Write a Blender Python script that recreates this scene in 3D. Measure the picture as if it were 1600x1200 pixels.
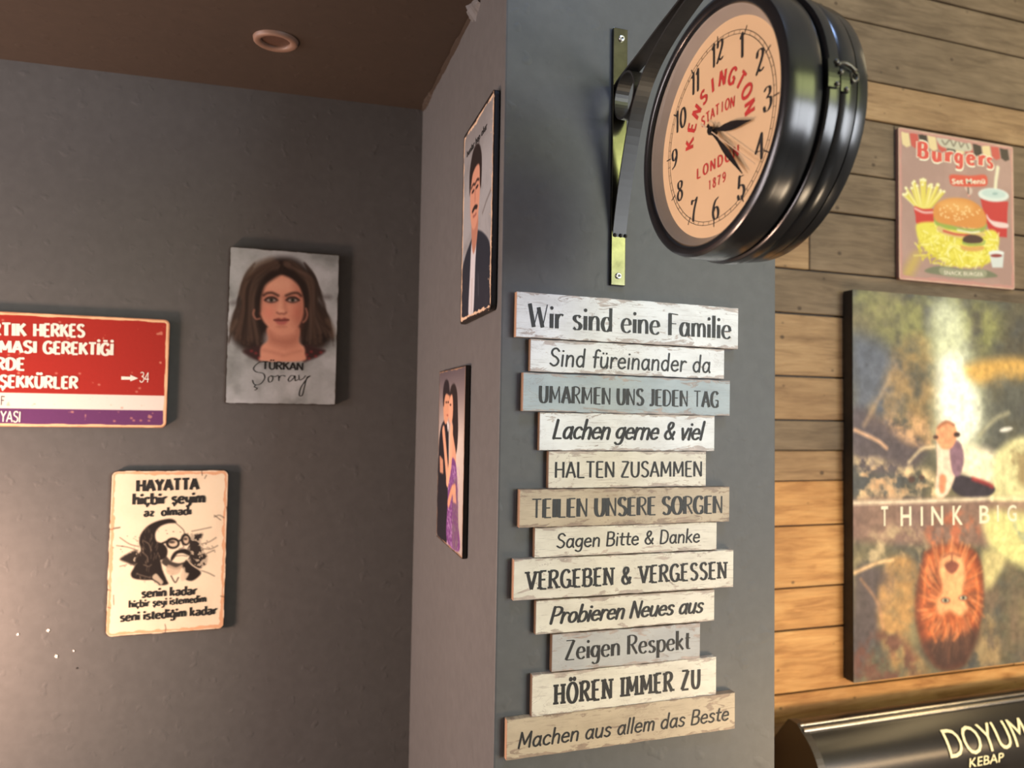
import bpy, bmesh, math, random
import numpy as np
from mathutils import Matrix, Vector

for o in list(bpy.data.objects):
    bpy.data.objects.remove(o)
SC = bpy.context.scene
COL = SC.collection
PI = math.pi
H = 1.55                      # eye height of the photographer
F = 1088.0                    # focal length in pixels of a 1600 px wide frame

# ------------------------------------------------------------------ camera
def _n(v):
    v = np.array(v, float); return v / np.linalg.norm(v)
_dX = _n((3490, -100, -F)); _dY = _n((-340, -37, -F)); _dZ = _n(np.cross(_dX, _dY)); _dY = _n(np.cross(_dZ, _dX))
RC = np.array([_dX, _dY, _dZ])
cam = bpy.data.cameras.new('camera'); camo = bpy.data.objects.new('camera', cam); COL.objects.link(camo)
cam.sensor_width = 36.0; cam.lens = 36.0 * F / 1600.0; cam.clip_start = 0.02; cam.clip_end = 60
camo.matrix_world = Matrix.Translation((0, 0, H)) @ Matrix(RC.tolist()).to_4x4()
cam.dof.use_dof = True; cam.dof.focus_distance = 0.86; cam.dof.aperture_fstop = 4.7
SC.camera = camo

# ------------------------------------------------------------------ light and exposure
SC.view_settings.view_transform = 'Standard'; SC.view_settings.look = 'None'
SC.view_settings.gamma = 1.0; SC.view_settings.exposure = 0.0
SC.view_settings.use_curve_mapping = False
W = bpy.data.worlds.new('world'); SC.world = W; W.use_nodes = True
W.node_tree.nodes['Background'].inputs[0].default_value = (0.75, 0.85, 1.0, 1)
W.node_tree.nodes['Background'].inputs[1].default_value = 0.6

def area(name, loc, target, size, sizey, power, color, spread=180):
    l = bpy.data.lights.new(name, 'AREA'); l.shape = 'RECTANGLE'; l.size = size; l.size_y = sizey
    l.energy = power; l.color = color; l.spread = math.radians(spread)
    o = bpy.data.objects.new(name, l); COL.objects.link(o); o.location = (loc[0], loc[1], loc[2] + H)
    d = Vector(target) - Vector(loc); o.rotation_euler = d.to_track_quat('-Z', 'Y').to_euler(); return o
def point(name, loc, r, power, color):
    l = bpy.data.lights.new(name, 'POINT'); l.shadow_soft_size = r; l.energy = power; l.color = color
    o = bpy.data.objects.new(name, l); COL.objects.link(o); o.location = (loc[0], loc[1], loc[2] + H); return o

area('window_daylight', (2.7, -2.5, 0.05), (0.5, 0.9, 0.1), 1.9, 1.2, 112, (0.90, 0.94, 1.0))
area('garden_light', (2.5, -2.6, 1.40), (0.4, 0.8, 0.3), 1.3, 1.0, 30, (0.92, 1.0, 0.40))
area('added_blue_light', (0.5, -0.30, 2.12), (0.45, 0.8, 0.5), 0.5, 0.5, 26, (0.40, 0.58, 1.0))  # added lamp without a real fitting, turns the column's upper left bluish
area('warm_ceiling_light', (3.0, 0.1, 2.0), (2.0, 0.9, 0), 0.9, 0.6, 5, (1.0, 0.78, 0.45))
area('added_hood_light', (3.35, 0.45, 1.25), (0.0, 0.45, 1.0), 1.7, 0.36, 15, (1.0, 0.74, 0.38))  # added lamp, shaped to mirror as a golden band on the hood
area('left_window_light', (-1.9, 1.02, -0.05), (0.24, 1.02, -0.05), 0.55, 1.3, 35, (1.0, 0.88, 0.89))
point('left_wall_lamp', (-0.83, 1.19, -0.42), 0.06, 46.0, (1.0, 0.63, 0.46))
area('counter_light', (1.6, 0.45, -0.62), (1.6, 1.44, -0.85), 1.7, 0.10, 11, (1.0, 0.68, 0.36))
point('grill_lamp', (1.15, 0.05, -0.75), 0.12, 14.0, (1.0, 0.77, 0.52))

# ------------------------------------------------------------------ helpers: photo ray -> wall plane
def ray(px, py): return RC @ np.array([(px - 800) / F, -(py - 600) / F, -1.0])
def onY(px, py, Y):
    r = ray(px, py); r = r * Y / r[1]; return Vector((r[0], Y, r[2] + H))
def onX(px, py, X):
    r = ray(px, py); r = r * X / r[0]; return Vector((X, r[1], r[2] + H))

def tag(o, label=None, cat=None, group=None, kind=None):
    if label: o['label'] = label
    if cat: o['category'] = cat
    if group: o['group'] = group
    if kind: o['kind'] = kind
    return o
def empty(name, loc, rz=0.0):
    o = bpy.data.objects.new(name, None); COL.objects.link(o); o.location = loc; o.rotation_euler = (0, 0, rz)
    o.empty_display_size = 0.05; return o
def link(name, me, parent=None, mat=None, smooth=False):
    o = bpy.data.objects.new(name, me); COL.objects.link(o)
    if parent is not None: o.parent = parent
    if mat is not None:
        me.materials.clear(); me.materials.append(mat)
    if smooth:
        me.polygons.foreach_set('use_smooth', [True] * len(me.polygons))
    return o
def mesh(name, verts, faces, parent=None, mat=None, smooth=False):
    me = bpy.data.meshes.new(name); me.from_pydata([tuple(v) for v in verts], [], faces); me.update()
    return link(name, me, parent, mat, smooth)
def box(name, lo, hi, parent=None, mat=None, bevel=0.0, seg=1):
    bm = bmesh.new(); bmesh.ops.create_cube(bm, size=1.0)
    for v in bm.verts:
        v.co = Vector([(lo[i] + hi[i]) / 2 + v.co[i] * (hi[i] - lo[i]) for i in range(3)])
    if bevel: bmesh.ops.bevel(bm, geom=bm.edges[:], offset=bevel, segments=seg, affect='EDGES', profile=0.6)
    me = bpy.data.meshes.new(name); bm.to_mesh(me); bm.free()
    return link(name, me, parent, mat)
def prism(name, outline, d0, d1, parent=None, mat=None, bevel=0.0):
    """outline in local x,z, extruded along local y from d0 (front) to d1"""
    n = len(outline)
    bm = bmesh.new()
    a = [bm.verts.new((x, d0, z)) for x, z in outline]; b = [bm.verts.new((x, d1, z)) for x, z in outline]
    ff = bm.faces.new(a); bm.faces.new(b[::-1])
    for i in range(n):
        j = (i + 1) % n; bm.faces.new((a[j], a[i], b[i], b[j]))
    bmesh.ops.recalc_face_normals(bm, faces=bm.faces[:])
    if bevel: bmesh.ops.bevel(bm, geom=list(ff.edges), offset=bevel, segments=2, affect='EDGES')
    me = bpy.data.meshes.new(name); bm.to_mesh(me); bm.free()
    return link(name, me, parent, mat)
def lathe_x(name, prof, cx, cy, cz, parent=None, mat=None, n=128, smooth=True, cap0=False, cap1=False):
    vs = []; fs = []
    for k, (x, r) in enumerate(prof):
        for i in range(n):
            a = 2 * PI * i / n; vs.append((cx + x, cy + r * math.cos(a), cz + r * math.sin(a)))
    for k in range(len(prof) - 1):
        for i in range(n):
            j = (i + 1) % n; fs.append((k * n + i, (k + 1) * n + i, (k + 1) * n + j, k * n + j))
    if cap0: fs.append(tuple(range(n)))
    if cap1: fs.append(tuple(range((len(prof) - 1) * n, len(prof) * n))[::-1])
    o = mesh(name, vs, fs, parent, mat, smooth)
    bm = bmesh.new(); bm.from_mesh(o.data); bmesh.ops.recalc_face_normals(bm, faces=bm.faces[:]); bm.to_mesh(o.data); bm.free()
    if smooth:
        try: o.data.set_sharp_from_angle(angle=math.radians(38))
        except Exception: pass
    return o
def tube(path, r, n=8, closed=False):
    P = [Vector(p) for p in path]; vs = []; fs = []; m = len(P)
    up = Vector((0, 0, 1))
    for i, p in enumerate(P):
        t = (P[(i + 1) % m] - P[i - 1]) if closed else (P[min(i + 1, m - 1)] - P[max(i - 1, 0)])
        t.normalize(); a = t.cross(up)
        if a.length < 1e-4: a = t.cross(Vector((1, 0, 0)))
        a.normalize(); b = t.cross(a)
        for k in range(n):
            q = 2 * PI * k / n; vs.append(p + a * (r * math.cos(q)) + b * (r * math.sin(q)))
    for i in range(m if closed else m - 1):
        i2 = (i + 1) % m
        for k in range(n):
            k2 = (k + 1) % n; fs.append((i * n + k, i * n + k2, i2 * n + k2, i2 * n + k))
    if not closed: fs += [tuple(range(n))[::-1], tuple(range((m - 1) * n, m * n))]
    return vs, fs

# ------------------------------------------------------------------ materials
def s2l(c):
    c = np.asarray(c, float) / 255.0
    return np.where(c <= 0.04045, c / 12.92, ((c + 0.055) / 1.055) ** 2.4)
def rgb(*c): return tuple(float(x) for x in s2l(c)) + (1.0,)
class M:
    def __init__(s, name, rough=0.6, metal=0.0, color=(0.5, 0.5, 0.5, 1), spec=0.5):
        s.m = bpy.data.materials.new(name); s.m.use_nodes = True; s.nt = s.m.node_tree
        s.b = s.nt.nodes['Principled BSDF']; s.b.inputs['Roughness'].default_value = rough
        s.b.inputs['Metallic'].default_value = metal; s.b.inputs['Base Color'].default_value = color
        s.b.inputs['Specular IOR Level'].default_value = spec
    def node(s, t, **kw):
        n = s.nt.nodes.new(t)
        for k, v in kw.items():
            if k.startswith('_'): setattr(n, k[1:], v)
            else: n.inputs[k.replace('__', ' ')].default_value = v
        return n
    def link(s, a, b): s.nt.links.new(a, b)
    def coords(s, scale=(1, 1, 1), out='Object', rnd=0.0):
        tc = s.node('ShaderNodeTexCoord'); mp = s.node('ShaderNodeMapping'); mp.inputs['Scale'].default_value = scale
        s.link(tc.outputs[out], mp.inputs['Vector'])
        if rnd:
            oi = s.node('ShaderNodeObjectInfo'); cx = s.node('ShaderNodeVectorMath', _operation='SCALE')
            cb = s.node('ShaderNodeCombineXYZ'); mu = s.node('ShaderNodeMath', _operation='MULTIPLY'); mu.inputs[1].default_value = rnd
            s.link(oi.outputs['Random'], mu.inputs[0])
            for k in range(3): s.link(mu.outputs[0], cb.inputs[k])
            s.link(cb.outputs[0], mp.inputs['Location'])
        return mp.outputs[0]
    def noise(s, vec, scale, detail=4, rough=0.55, dist=0.0):
        n = s.node('ShaderNodeTexNoise', Scale=scale, Detail=detail, Roughness=rough, Distortion=dist)
        s.link(vec, n.inputs['Vector']); return n.outputs[0]
    def ramp(s, fac, stops):
        r = s.node('ShaderNodeValToRGB'); e = r.color_ramp.elements
        while len(e) < len(stops): e.new(0.5)
        for k, (p, c) in enumerate(stops): e[k].position = p; e[k].color = c
        s.link(fac, r.inputs[0]); return r.outputs[0]
    def mix(s, fac, a, b, mode='MIX'):
        n = s.node('ShaderNodeMix', _data_type='RGBA', _blend_type=mode)
        for sock, v in ((n.inputs[0], fac), (n.inputs[6], a), (n.inputs[7], b)):
            if isinstance(v, (int, float)): sock.default_value = v
            elif isinstance(v, tuple): sock.default_value = v
            else: s.link(v, sock)
        return n.outputs[2]
    def math(s, op, a, b=None):
        n = s.node('ShaderNodeMath', _operation=op)
        for sock, v in ((n.inputs[0], a), (n.inputs[1], b)):
            if v is None: continue
            if isinstance(v, (int, float)): sock.default_value = v
            else: s.link(v, sock)
        return n.outputs[0]
    def color(s, c): s.link(c, s.b.inputs['Base Color'])
    def bump(s, h, strength=0.3, dist=0.002):
        b = s.node('ShaderNodeBump', Strength=strength, Distance=dist); s.link(h, b.inputs['Height']); s.link(b.outputs[0], s.b.inputs['Normal'])

def wall_paint(name, c, rough=0.55):
    k = M(name, rough, spec=0.35); v = k.coords((1, 1, 1))
    big = k.noise(v, 2.3, 3); fine = k.noise(v, 60, 4); mid = k.noise(v, 14, 4, 0.6)
    g = k.ramp(big, [(0.3, (c[0] * .95, c[1] * .95, c[2] * .95, 1)), (0.7, (c[0] * 1.04, c[1] * 1.04, c[2] * 1.04, 1))])
    k.color(k.mix(0.06, g, k.ramp(fine, [(0.35, (0, 0, 0, 1)), (0.7, (1, 1, 1, 1))]), 'OVERLAY'))
    sp = k.noise(v, 45, 2, 0.4)
    bumps = k.math('MAXIMUM', k.math('SUBTRACT', sp, 0.62), 0.0)
    h = k.math('ADD', k.math('MULTIPLY', mid, 0.16), k.math('ADD', k.math('MULTIPLY', fine, 0.12), k.math('MULTIPLY', bumps, 2.2)))
    k.bump(h, 0.30, 0.004)
    return k.m
GREY = wall_paint('grey_wall_paint', (0.106, 0.104, 0.101))
CEIL = wall_paint('brown_ceiling_paint', (0.047, 0.033, 0.023), 0.7)
WHITE = wall_paint('white_room_paint', (0.45, 0.43, 0.40), 0.8)
FLOORM = wall_paint('dark_tile_floor', (0.10, 0.09, 0.085), 0.35)

def plank_mat(name, c1, c2, c3):
    k = M(name, 0.62, spec=0.3); v = k.coords((1.2, 1, 9), rnd=37.0); v2 = k.coords((1, 1, 1), rnd=37.0)
    grain = k.noise(v, 5.5, 6, 0.6, 0.6); blot = k.noise(v2, 5.0, 3); fine = k.noise(k.coords((3, 1, 60), rnd=37.0), 6, 4, 0.6)
    g = k.ramp(grain, [(0.28, c3), (0.5, c1), (0.75, c2)])
    g = k.mix(k.ramp(blot, [(0.38, (0, 0, 0, 1)), (0.7, (0.55, 0.55, 0.55, 1))]), g, c3)
    vo = k.node('ShaderNodeTexVoronoi', Scale=15.0, _feature='F1'); vo.inputs['Randomness'].default_value = 1.0
    k.link(k.coords((1, 1, 1.3), rnd=37.0), vo.inputs['Vector'])
    knot = k.ramp(vo.outputs['Distance'], [(0.07, (1, 1, 1, 1)), (0.12, (0, 0, 0, 1))])
    g = k.mix(k.math('MULTIPLY', knot, 0.75), g, rgb(52, 38, 26))
    g = k.mix(0.25, g, k.ramp(fine, [(0.3, (0.25, 0.25, 0.25, 1)), (0.7, (0.75, 0.75, 0.75, 1))]), 'OVERLAY')
    k.color(g); k.bump(k.math('ADD', grain, fine), 0.35, 0.0015)
    return k.m
PL_GREY = plank_mat('weathered_dim_pallet_wood', rgb(116, 98, 76), rgb(134, 114, 90), rgb(88, 72, 54))  # grey wood, darkened partly for the weaker light high on the wall
PL_TAN = plank_mat('tan_pallet_wood', rgb(152, 122, 86), rgb(170, 140, 102), rgb(116, 88, 60))
PL_GOLD = plank_mat('golden_lit_pallet_wood', rgb(188, 140, 84), rgb(206, 162, 104), rgb(144, 98, 54))  # golden tone has the warm light low on the wall painted in

def board_mat(name, base, base2, flake, heavy=0.0):
    k = M(name, 0.5, spec=0.35)
    v = k.coords((7, 1, 26), rnd=13.0); v2 = k.coords((1, 1, 1), rnd=13.0)
    n1 = k.noise(v, 5.0, 6, 0.62, 0.8)
    tc = k.node('ShaderNodeTexCoord'); sp = k.node('ShaderNodeSeparateXYZ'); k.link(tc.outputs['Generated'], sp.inputs[0])
    e = k.math('ABSOLUTE', k.math('SUBTRACT', sp.outputs[2], 0.5)); e = k.math('MULTIPLY', k.math('POWER', k.math('MULTIPLY', e, 2.0), 5.0), 0.24)
    patch = k.math('MULTIPLY', k.math('SUBTRACT', k.noise(v2, 16, 3), 0.5), 0.35)
    f = k.math('ADD', k.math('ADD', n1, e), patch)
    mask = k.ramp(f, [(0.635 - heavy, (0, 0, 0, 1)), (0.675 - heavy, (1, 1, 1, 1))])
    n3 = k.noise(k.coords((2, 1, 5), rnd=13.0), 9, 4, 0.6)
    paint = k.ramp(n3, [(0.3, base2), (0.6, base)])
    st = k.noise(k.coords((5, 1, 90), rnd=21.0), 7, 4, 0.7)
    pm = k.ramp(k.noise(k.coords((1, 1, 3), rnd=5.0), 12, 3), [(0.42, (0, 0, 0, 1)), (0.6, (1, 1, 1, 1))])
    paint = k.mix(k.math('MULTIPLY', k.math('MULTIPLY', k.ramp(st, [(0.56, (0, 0, 0, 1)), (0.66, (1, 1, 1, 1))]), pm), 0.55), paint, flake)
    fl = k.ramp(k.noise(v2, 70, 3), [(0.35, flake), (0.7, tuple(min(1, x * 1.9) for x in flake[:3]) + (1,))])
    # fine crack outlines
    wv = k.noise(k.coords((3, 1, 6), rnd=13.0), 7, 5, 0.65, 1.0)
    cr = k.ramp(k.math('ABSOLUTE', k.math('SUBTRACT', wv, 0.52)), [(0.0, (1, 1, 1, 1)), (0.006, (0, 0, 0, 1))])
    paint = k.mix(k.math('MULTIPLY', k.math('MULTIPLY', cr, k.ramp(k.noise(v2, 22, 2), [(0.45, (0, 0, 0, 1)), (0.6, (1, 1, 1, 1))])), 0.7), paint, flake)
    k.color(k.mix(k.math('MULTIPLY', mask, 0.72), paint, fl)); k.bump(k.math('MULTIPLY', mask, -1.0), 0.25, 0.0006)
    return k.m
FL = rgb(140, 122, 112)
B_WHITE = board_mat('chipped_white_paint', rgb(234, 234, 232), rgb(214, 213, 210), FL)
B_CREAM = board_mat('chipped_cream_paint', rgb(224, 216, 199), rgb(206, 197, 180), FL)
B_BLUE = board_mat('chipped_pale_blue_paint', rgb(172, 182, 184), rgb(156, 166, 170), FL, 0.01)
B_GREYB = board_mat('chipped_pale_grey_paint', rgb(184, 182, 178), rgb(170, 168, 166), FL)
B_TAN = board_mat('chipped_beige_paint', rgb(192, 174, 148), rgb(176, 158, 134), rgb(118, 98, 84), 0.01)
MDF = M('bare_fibreboard_edge', 0.7, color=rgb(170, 130, 100)).m

def plain(name, c, rough=0.5, metal=0.0, spec=0.5): return M(name, rough, metal, c, spec).m
def mottled(name, c, rough, var=0.15, scale=40, metal=0.0, spec=0.5):
    k = M(name, rough, metal, spec=spec); n = k.noise(k.coords(), scale, 4)
    k.color(k.ramp(n, [(0.3, tuple(x * (1 - var) for x in c[:3]) + (1,)), (0.7, tuple(min(1, x * (1 + var)) for x in c[:3]) + (1,))]))
    return k.m
BLACKM = mottled('black_enamelled_metal', (0.012, 0.012, 0.013, 1), 0.21, 0.2, 30)
BARM = mottled('black_bracket_metal', (0.022, 0.020, 0.018, 1), 0.36, 0.25, 50)
STRAPM = mottled('burnished_strap_metal', (0.15, 0.145, 0.115, 1), 0.2, 0.25, 50, metal=1.0)
STEEL = mottled('polished_steel', (0.62, 0.60, 0.56, 1), 0.22, 0.08, 50, metal=1.0)
SCREWM = mottled('bright_screw_metal', (0.85, 0.85, 0.83, 1), 0.25, 0.05, 50, metal=0.8)
DIAL = mottled('peach_dial_card', rgb(222, 190, 148), 0.55, 0.05, 9)
CONE = mottled('grey_inner_bezel', rgb(150, 142, 132), 0.45, 0.05, 30)
INK = mottled('black_ink', rgb(22, 21, 20), 0.6, 0.2, 120)
INKG = mottled('faded_black_ink', rgb(42, 43, 43), 0.6, 0.2, 120)
REDINK = mottled('red_ink', rgb(188, 48, 44), 0.6, 0.15, 120)
WHITEINK = mottled('white_ink', rgb(240, 232, 220), 0.55, 0.06, 300)
DARKEDGE = mottled('dark_sign_edge', rgb(40, 34, 30), 0.6, 0.25, 60)
HOODM = mottled('black_glossy_hood', (0.014, 0.012, 0.010, 1), 0.25, 0.15, 20)
HOODT = mottled('dark_brown_hood_top', rgb(40, 34, 28), 0.45, 0.15, 20)
LETM = mottled('cream_sign_letters', rgb(226, 220, 176), 0.5, 0.05, 60)
RINGM = mottled('cream_downlight_ring', rgb(124, 98, 82), 0.5, 0.06, 60)
LENSM = mottled('dull_downlight_lens', rgb(84, 62, 50), 0.4, 0.08, 60)
def glass_mat():
    k = M('clock_glass', 0.03); nt = k.nt
    tr = k.node('ShaderNodeBsdfTransparent'); gl = k.node('ShaderNodeBsdfGlossy'); gl.inputs['Roughness'].default_value = 0.05
    lw = k.node('ShaderNodeLayerWeight', Blend=0.35); mx = k.node('ShaderNodeMixShader')
    k.link(k.math('ADD', k.math('MULTIPLY', k.math('POWER', lw.outputs['Facing'], 3.0), 0.5), 0.04), mx.inputs[0])
    k.link(tr.outputs[0], mx.inputs[1]); k.link(gl.outputs[0], mx.inputs[2])
    k.link(mx.outputs[0], nt.nodes['Material Output'].inputs['Surface']); return k.m
GLASS = glass_mat()
def print_mat(name, rough):
    k = M(name, rough, spec=0.4); a = k.node('ShaderNodeAttribute'); a.attribute_name = 'print'
    n = k.noise(k.coords(), 180, 3); k.color(k.mix(0.08, a.outputs['Color'], n, 'OVERLAY')); return k.m
PRINT = print_mat('printed_enamel', 0.38)
PRINTC = print_mat('printed_canvas', 0.55)

# ------------------------------------------------------------------ the setting
DC, DL = 0.830, 1.445            # column front, rear wall
XS, XR = 0.243, 0.650            # column left and right faces
XW, XE, YB = -2.2, 3.4, -3.2
ZT = 2.20                        # main ceiling above the eye
def Z(z): return z + H
def ceil_z(x, y): return H + 0.634 + 0.07 * (y - 1.436) + 0.025 * (x - 0.243)
def struct(o): o['kind'] = 'structure'; return o
struct(box('floor', (XW - .1, YB - .1, -0.1), (XE + .1, DL + .15, 0.0), mat=FLOORM))
wl = struct(box('wall_rear', (XW - .1, DL, 0), (XS, DL + .12, Z(ZT)), mat=GREY))
struct(box('wall_column', (XS, DC, 0), (XR, DL + .12, Z(ZT)), mat=GREY, bevel=0.0025, seg=2))
struct(box('wall_left', (XW - .12, YB, 0), (XW, DL, Z(ZT)), mat=WHITE))
struct(box('wall_right', (XE, YB, 0), (XE + .12, DL + .12, Z(ZT)), mat=WHITE))
struct(box('wall_back', (XW, YB - .12, 0), (XE, YB, Z(ZT)), mat=WHITE))
struct(box('ceiling', (XW - .12, YB - .12, Z(ZT)), (XE + .12, DL + .12, Z(ZT) + .1), mat=WHITE))
# lowered brown ceiling of the alcove left of the column, with a slightly wavy plastered edge
ny, nx = 14, 24
vs = []; fs = []
ys = [0.40 + (DL - 0.40) * j / ny for j in range(ny + 1)]; xs = [XW + (XS - XW) * i / nx for i in range(nx + 1)]
for y in ys:
    for x in xs: vs.append((x, y, ceil_z(x, y)))
for j in range(ny):
    for i in range(nx):
        a = j * (nx + 1) + i; fs.append((a, a + nx + 1, a + nx + 2, a + 1))
nb = len(vs)
vs += [(XW, 0.40, Z(ZT)), (XS, 0.40, Z(ZT)), (XS, DC, Z(ZT)), (XW, DC, Z(ZT))]
fs += [(0, nx, nb + 1, nb)]
fs += [tuple([j * (nx + 1) + nx for j in range(ny + 1) if ys[j] <= DC]) + (nb + 2, nb + 1)]
struct(mesh('ceiling_alcove', vs, fs, mat=CEIL))
# rough filler along the ceiling joint on the column side, and in the corner
rng = random.Random(4)
def filler(name, y0, y1, w, n=14, amp=0.006):
    v = []; f = []
    for i in range(n + 1):
        y = y0 + (y1 - y0) * i / n; e = (0.35 + 0.65 * math.sin(PI * i / n)) * (1 + 0.5 * (rng.random() - .5))
        zc = ceil_z(XS, y)
        v += [(XS + .0005, y, zc - w * e), (XS - .004 * e - .002, y, zc - w * 0.6 * e), (XS - w * 0.55 * e, y, zc - amp * .5 * e), (XS - w * .7 * e, y, zc + .0005)]
    for i in range(n):
        for k in range(3): f.append((i * 4 + k, i * 4 + k + 1, i * 4 + 5 + k, i * 4 + 4 + k))
    return struct(mesh(name, v, f, mat=CEIL if w < .015 else GREY))
filler('trim_1', 0.9, 1.443, 0.007, 40)
filler('trim_2', 0.965, 1.02, 0.020, 10, 0.012)
filler('trim_3', 1.33, 1.44, 0.012, 12, 0.008)
# paint chips on the rear wall
for k, (px, py, r) in enumerate([(28, 991, .0022), (75, 985, .0026), (88, 1025, .0030), (115, 1017, .0018), (120, 1044, .0014)]):
    p = onY(px, py, DL - 0.0004); n = 9
    pts = [(p.x + r * (0.6 + 0.6 * rng.random()) * math.cos(2 * PI * i / n), p.z + r * (0.7 + 0.7 * rng.random()) * math.sin(2 * PI * i / n)) for i in range(n)]
    prism('paint_chip', [(x, z) for x, z in pts], DL - 0.0008, DL + .0002, wl, WHITEINK if k < 4 else DARKEDGE)

# plank wall right of the column: every board a part
pw = struct(box('wall_planks', (XR, DL, 0), (XE, DL + .12, Z(ZT)), mat=DARKEDGE))
joints = [2.20, 2.05, 1.95, 1.80, 1.70, 1.55, 1.45, 1.292, 1.138, 1.033, .879, .7745, .626, .519, .365, .254, .098, -.011, -.085, -.160, -.269, -.420, -.522, -.673, -.80, -.90, -1.05, -1.15, -1.30, -1.40, -1.55]
tone = [PL_GREY] * 6 + [PL_GREY, PL_GREY, PL_GREY, PL_GREY, PL_TAN, PL_GREY, PL_GREY, PL_GREY, PL_GREY, PL_TAN, PL_TAN, PL_GREY, PL_TAN, PL_GOLD, PL_GOLD, PL_GOLD, PL_GOLD, PL_GOLD, PL_GOLD, PL_TAN, PL_GOLD, PL_TAN, PL_TAN, PL_TAN]  # row tones mix board colour with the painted-in warm light from below
splits = {1: [2.3], 2: [2.9], 3: [2.6], 4: [2.15], 5: [1.493, 2.45], 6: [2.5], 7: [1.223, 2.75], 8: [2.2], 9: [2.55], 10: [2.0], 11: [1.95], 14: [2.1], 16: [1.9], 17: [2.6], 18: [2.1]}
rng = random.Random(11)
for R_ in range(len(joints) - 1):
    r = R_ - 6
    z1, z0 = joints[R_], joints[R_ + 1]
    cuts = [XR + .001] + splits.get(r, [1.7 + rng.random()]) + [XE - .001]
    for c in range(len(cuts) - 1):
        th = 0.011 + 0.004 * rng.random()
        if r in (9, 12): th = 0.010
        gap = 0.0023 if r not in (11, 12, 13) else 0.0012
        m = tone[R_]
        if r == 7 and c == 0: m = PL_TAN
        box('plank', (cuts[c] + .0012, DL - th, Z(z0 + gap)), (cuts[c + 1] - .0012, DL - .0005, Z(z1 - gap)), pw, m, bevel=0.0016)
# window frames that let the daylight in, behind the photographer
def window(name, lo, hi, axis):
    root = struct(empty(name, (0, 0, 0)))
    FR = WHITE
    a, b = (0, 2) if axis == 'y' else (1, 2)
    def bar(u0, u1, w0, w1):
        l = list(lo); h = list(hi); l[a], h[a], l[b], h[b] = u0, u1, w0, w1
        box('window_frame', l, h, root, FR, 0.004)
    t = 0.05
    bar(lo[a], hi[a], lo[b], lo[b] + t); bar(lo[a], hi[a], hi[b] - t, hi[b])
    bar(lo[a], lo[a] + t, lo[b] + t, hi[b] - t); bar(hi[a] - t, hi[a], lo[b] + t, hi[b] - t)
window('window_1', (1.35, YB - .0, Z(-.65)), (3.2, YB + .05, Z(2.0)), 'y')
window('window_2', (XW, .65, Z(-.75)), (XW + .05, 1.40, Z(.75)), 'x')

# ------------------------------------------------------------------ lettering
GL = {}
def G(ch, adv, s): GL[ch] = (adv, [(p.strip()[0], [tuple(float(q) for q in t.split(',')) for t in p.strip()[1:].split()]) for p in s.split('/')])
G('a', 5.2, "S4.3,4.6 3.2,6.1 1.5,5.7 .5,3.3 1,.8 2.3,0 3.7,1.2 4.3,3.4/L4.4,6.2 4.4,1.2 5,0")
G('b', 5.2, "L.7,10.4 .7,0/S.7,4.2 1.8,5.9 3.4,6.1 4.6,4.6 4.7,2 3.6,.2 1.9,0 .7,1.5")
G('c', 4.6, "S4.2,5.1 3,6.2 1.4,5.6 .5,3.2 1.2,.7 2.8,0 4.3,.9")
G('d', 5.2, "S4.4,4.6 3.1,6.1 1.4,5.6 .5,3.2 1.2,.7 2.6,0 4,1.2 4.4,2.4/L4.4,10.4 4.4,0")
G('e', 4.8, "L.6,3.3 4.4,3.5/S4.4,3.5 4,5.3 2.7,6.2 1.2,5.4 .4,3.1 1.1,.8 2.8,0 4.5,1")
G('f', 3.3, "S3.7,9.8 2.7,10.4 1.7,9.6 1.4,7.8 1.4,4 1.4,0/L.2,6 3.2,6")
G('g', 5.0, "S4.3,4.8 3,6.1 1.3,5.5 .4,3.3 1.1,1.1 2.5,.5 3.8,1.7 4.3,3.4/S4.4,6.2 4.4,3 4.3,-.8 3.5,-2.7 1.9,-3.1 .6,-2.3")
G('h', 5.0, "L.7,10.4 .7,0/S.7,3.6 1.7,5.6 3.1,6.2 4.1,5.2 4.3,3.4 4.3,0")
G('i', 1.6, "L.8,6.2 .8,0/D.8,8.7")
G('k', 4.6, "L.7,10.4 .7,0/L4,6.1 .8,2.7/L1.7,3.5 4.4,0")
G('l', 1.7, "L.8,10.4 .8,0")
G('m', 7.4, "L.7,6.2 .7,0/S.7,4 1.5,5.7 2.6,6.2 3.5,5.2 3.7,3.4 3.7,0/S3.7,4 4.5,5.7 5.6,6.2 6.5,5.2 6.7,3.4 6.7,0")
G('n', 5.0, "L.7,6.2 .7,0/S.7,3.6 1.7,5.6 3.1,6.2 4.1,5.2 4.3,3.4 4.3,0")
G('o', 5.2, "S2.6,6.2 1.2,5.4 .5,3.1 1.2,.8 2.6,0 4,.8 4.7,3.1 4,5.4 2.6,6.2")
G('p', 5.2, "L.7,6.2 .7,-3.3/S.7,4.2 1.8,5.9 3.4,6.1 4.6,4.6 4.7,2 3.6,.2 1.9,0 .7,1.5")
G('r', 3.6, "L.7,6.2 .7,0/S.7,3.6 1.5,5.4 2.6,6.2 3.6,5.7")
G('s', 4.2, "S3.6,5.4 2.5,6.2 1.2,5.8 .8,4.7 1.6,3.6 3,2.8 3.7,1.6 3,.3 1.6,0 .4,.8")
G('t', 3.4, "S1.6,8.8 1.5,5 1.5,2 2,.4 3.3,.3/L.2,6.1 3.2,6.1")
G('u', 5.0, "S.6,6.2 .6,2.6 1.1,.6 2.3,0 3.7,1.1 4.3,3/L4.3,6.2 4.3,0")
G('ü', 5.0, "S.6,6.2 .6,2.6 1.1,.6 2.3,0 3.7,1.1 4.3,3/L4.3,6.2 4.3,0/D1.5,8.5/D3.4,8.5")
G('v', 4.3, "L.3,6.2 2.1,0 4,6.2")
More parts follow.
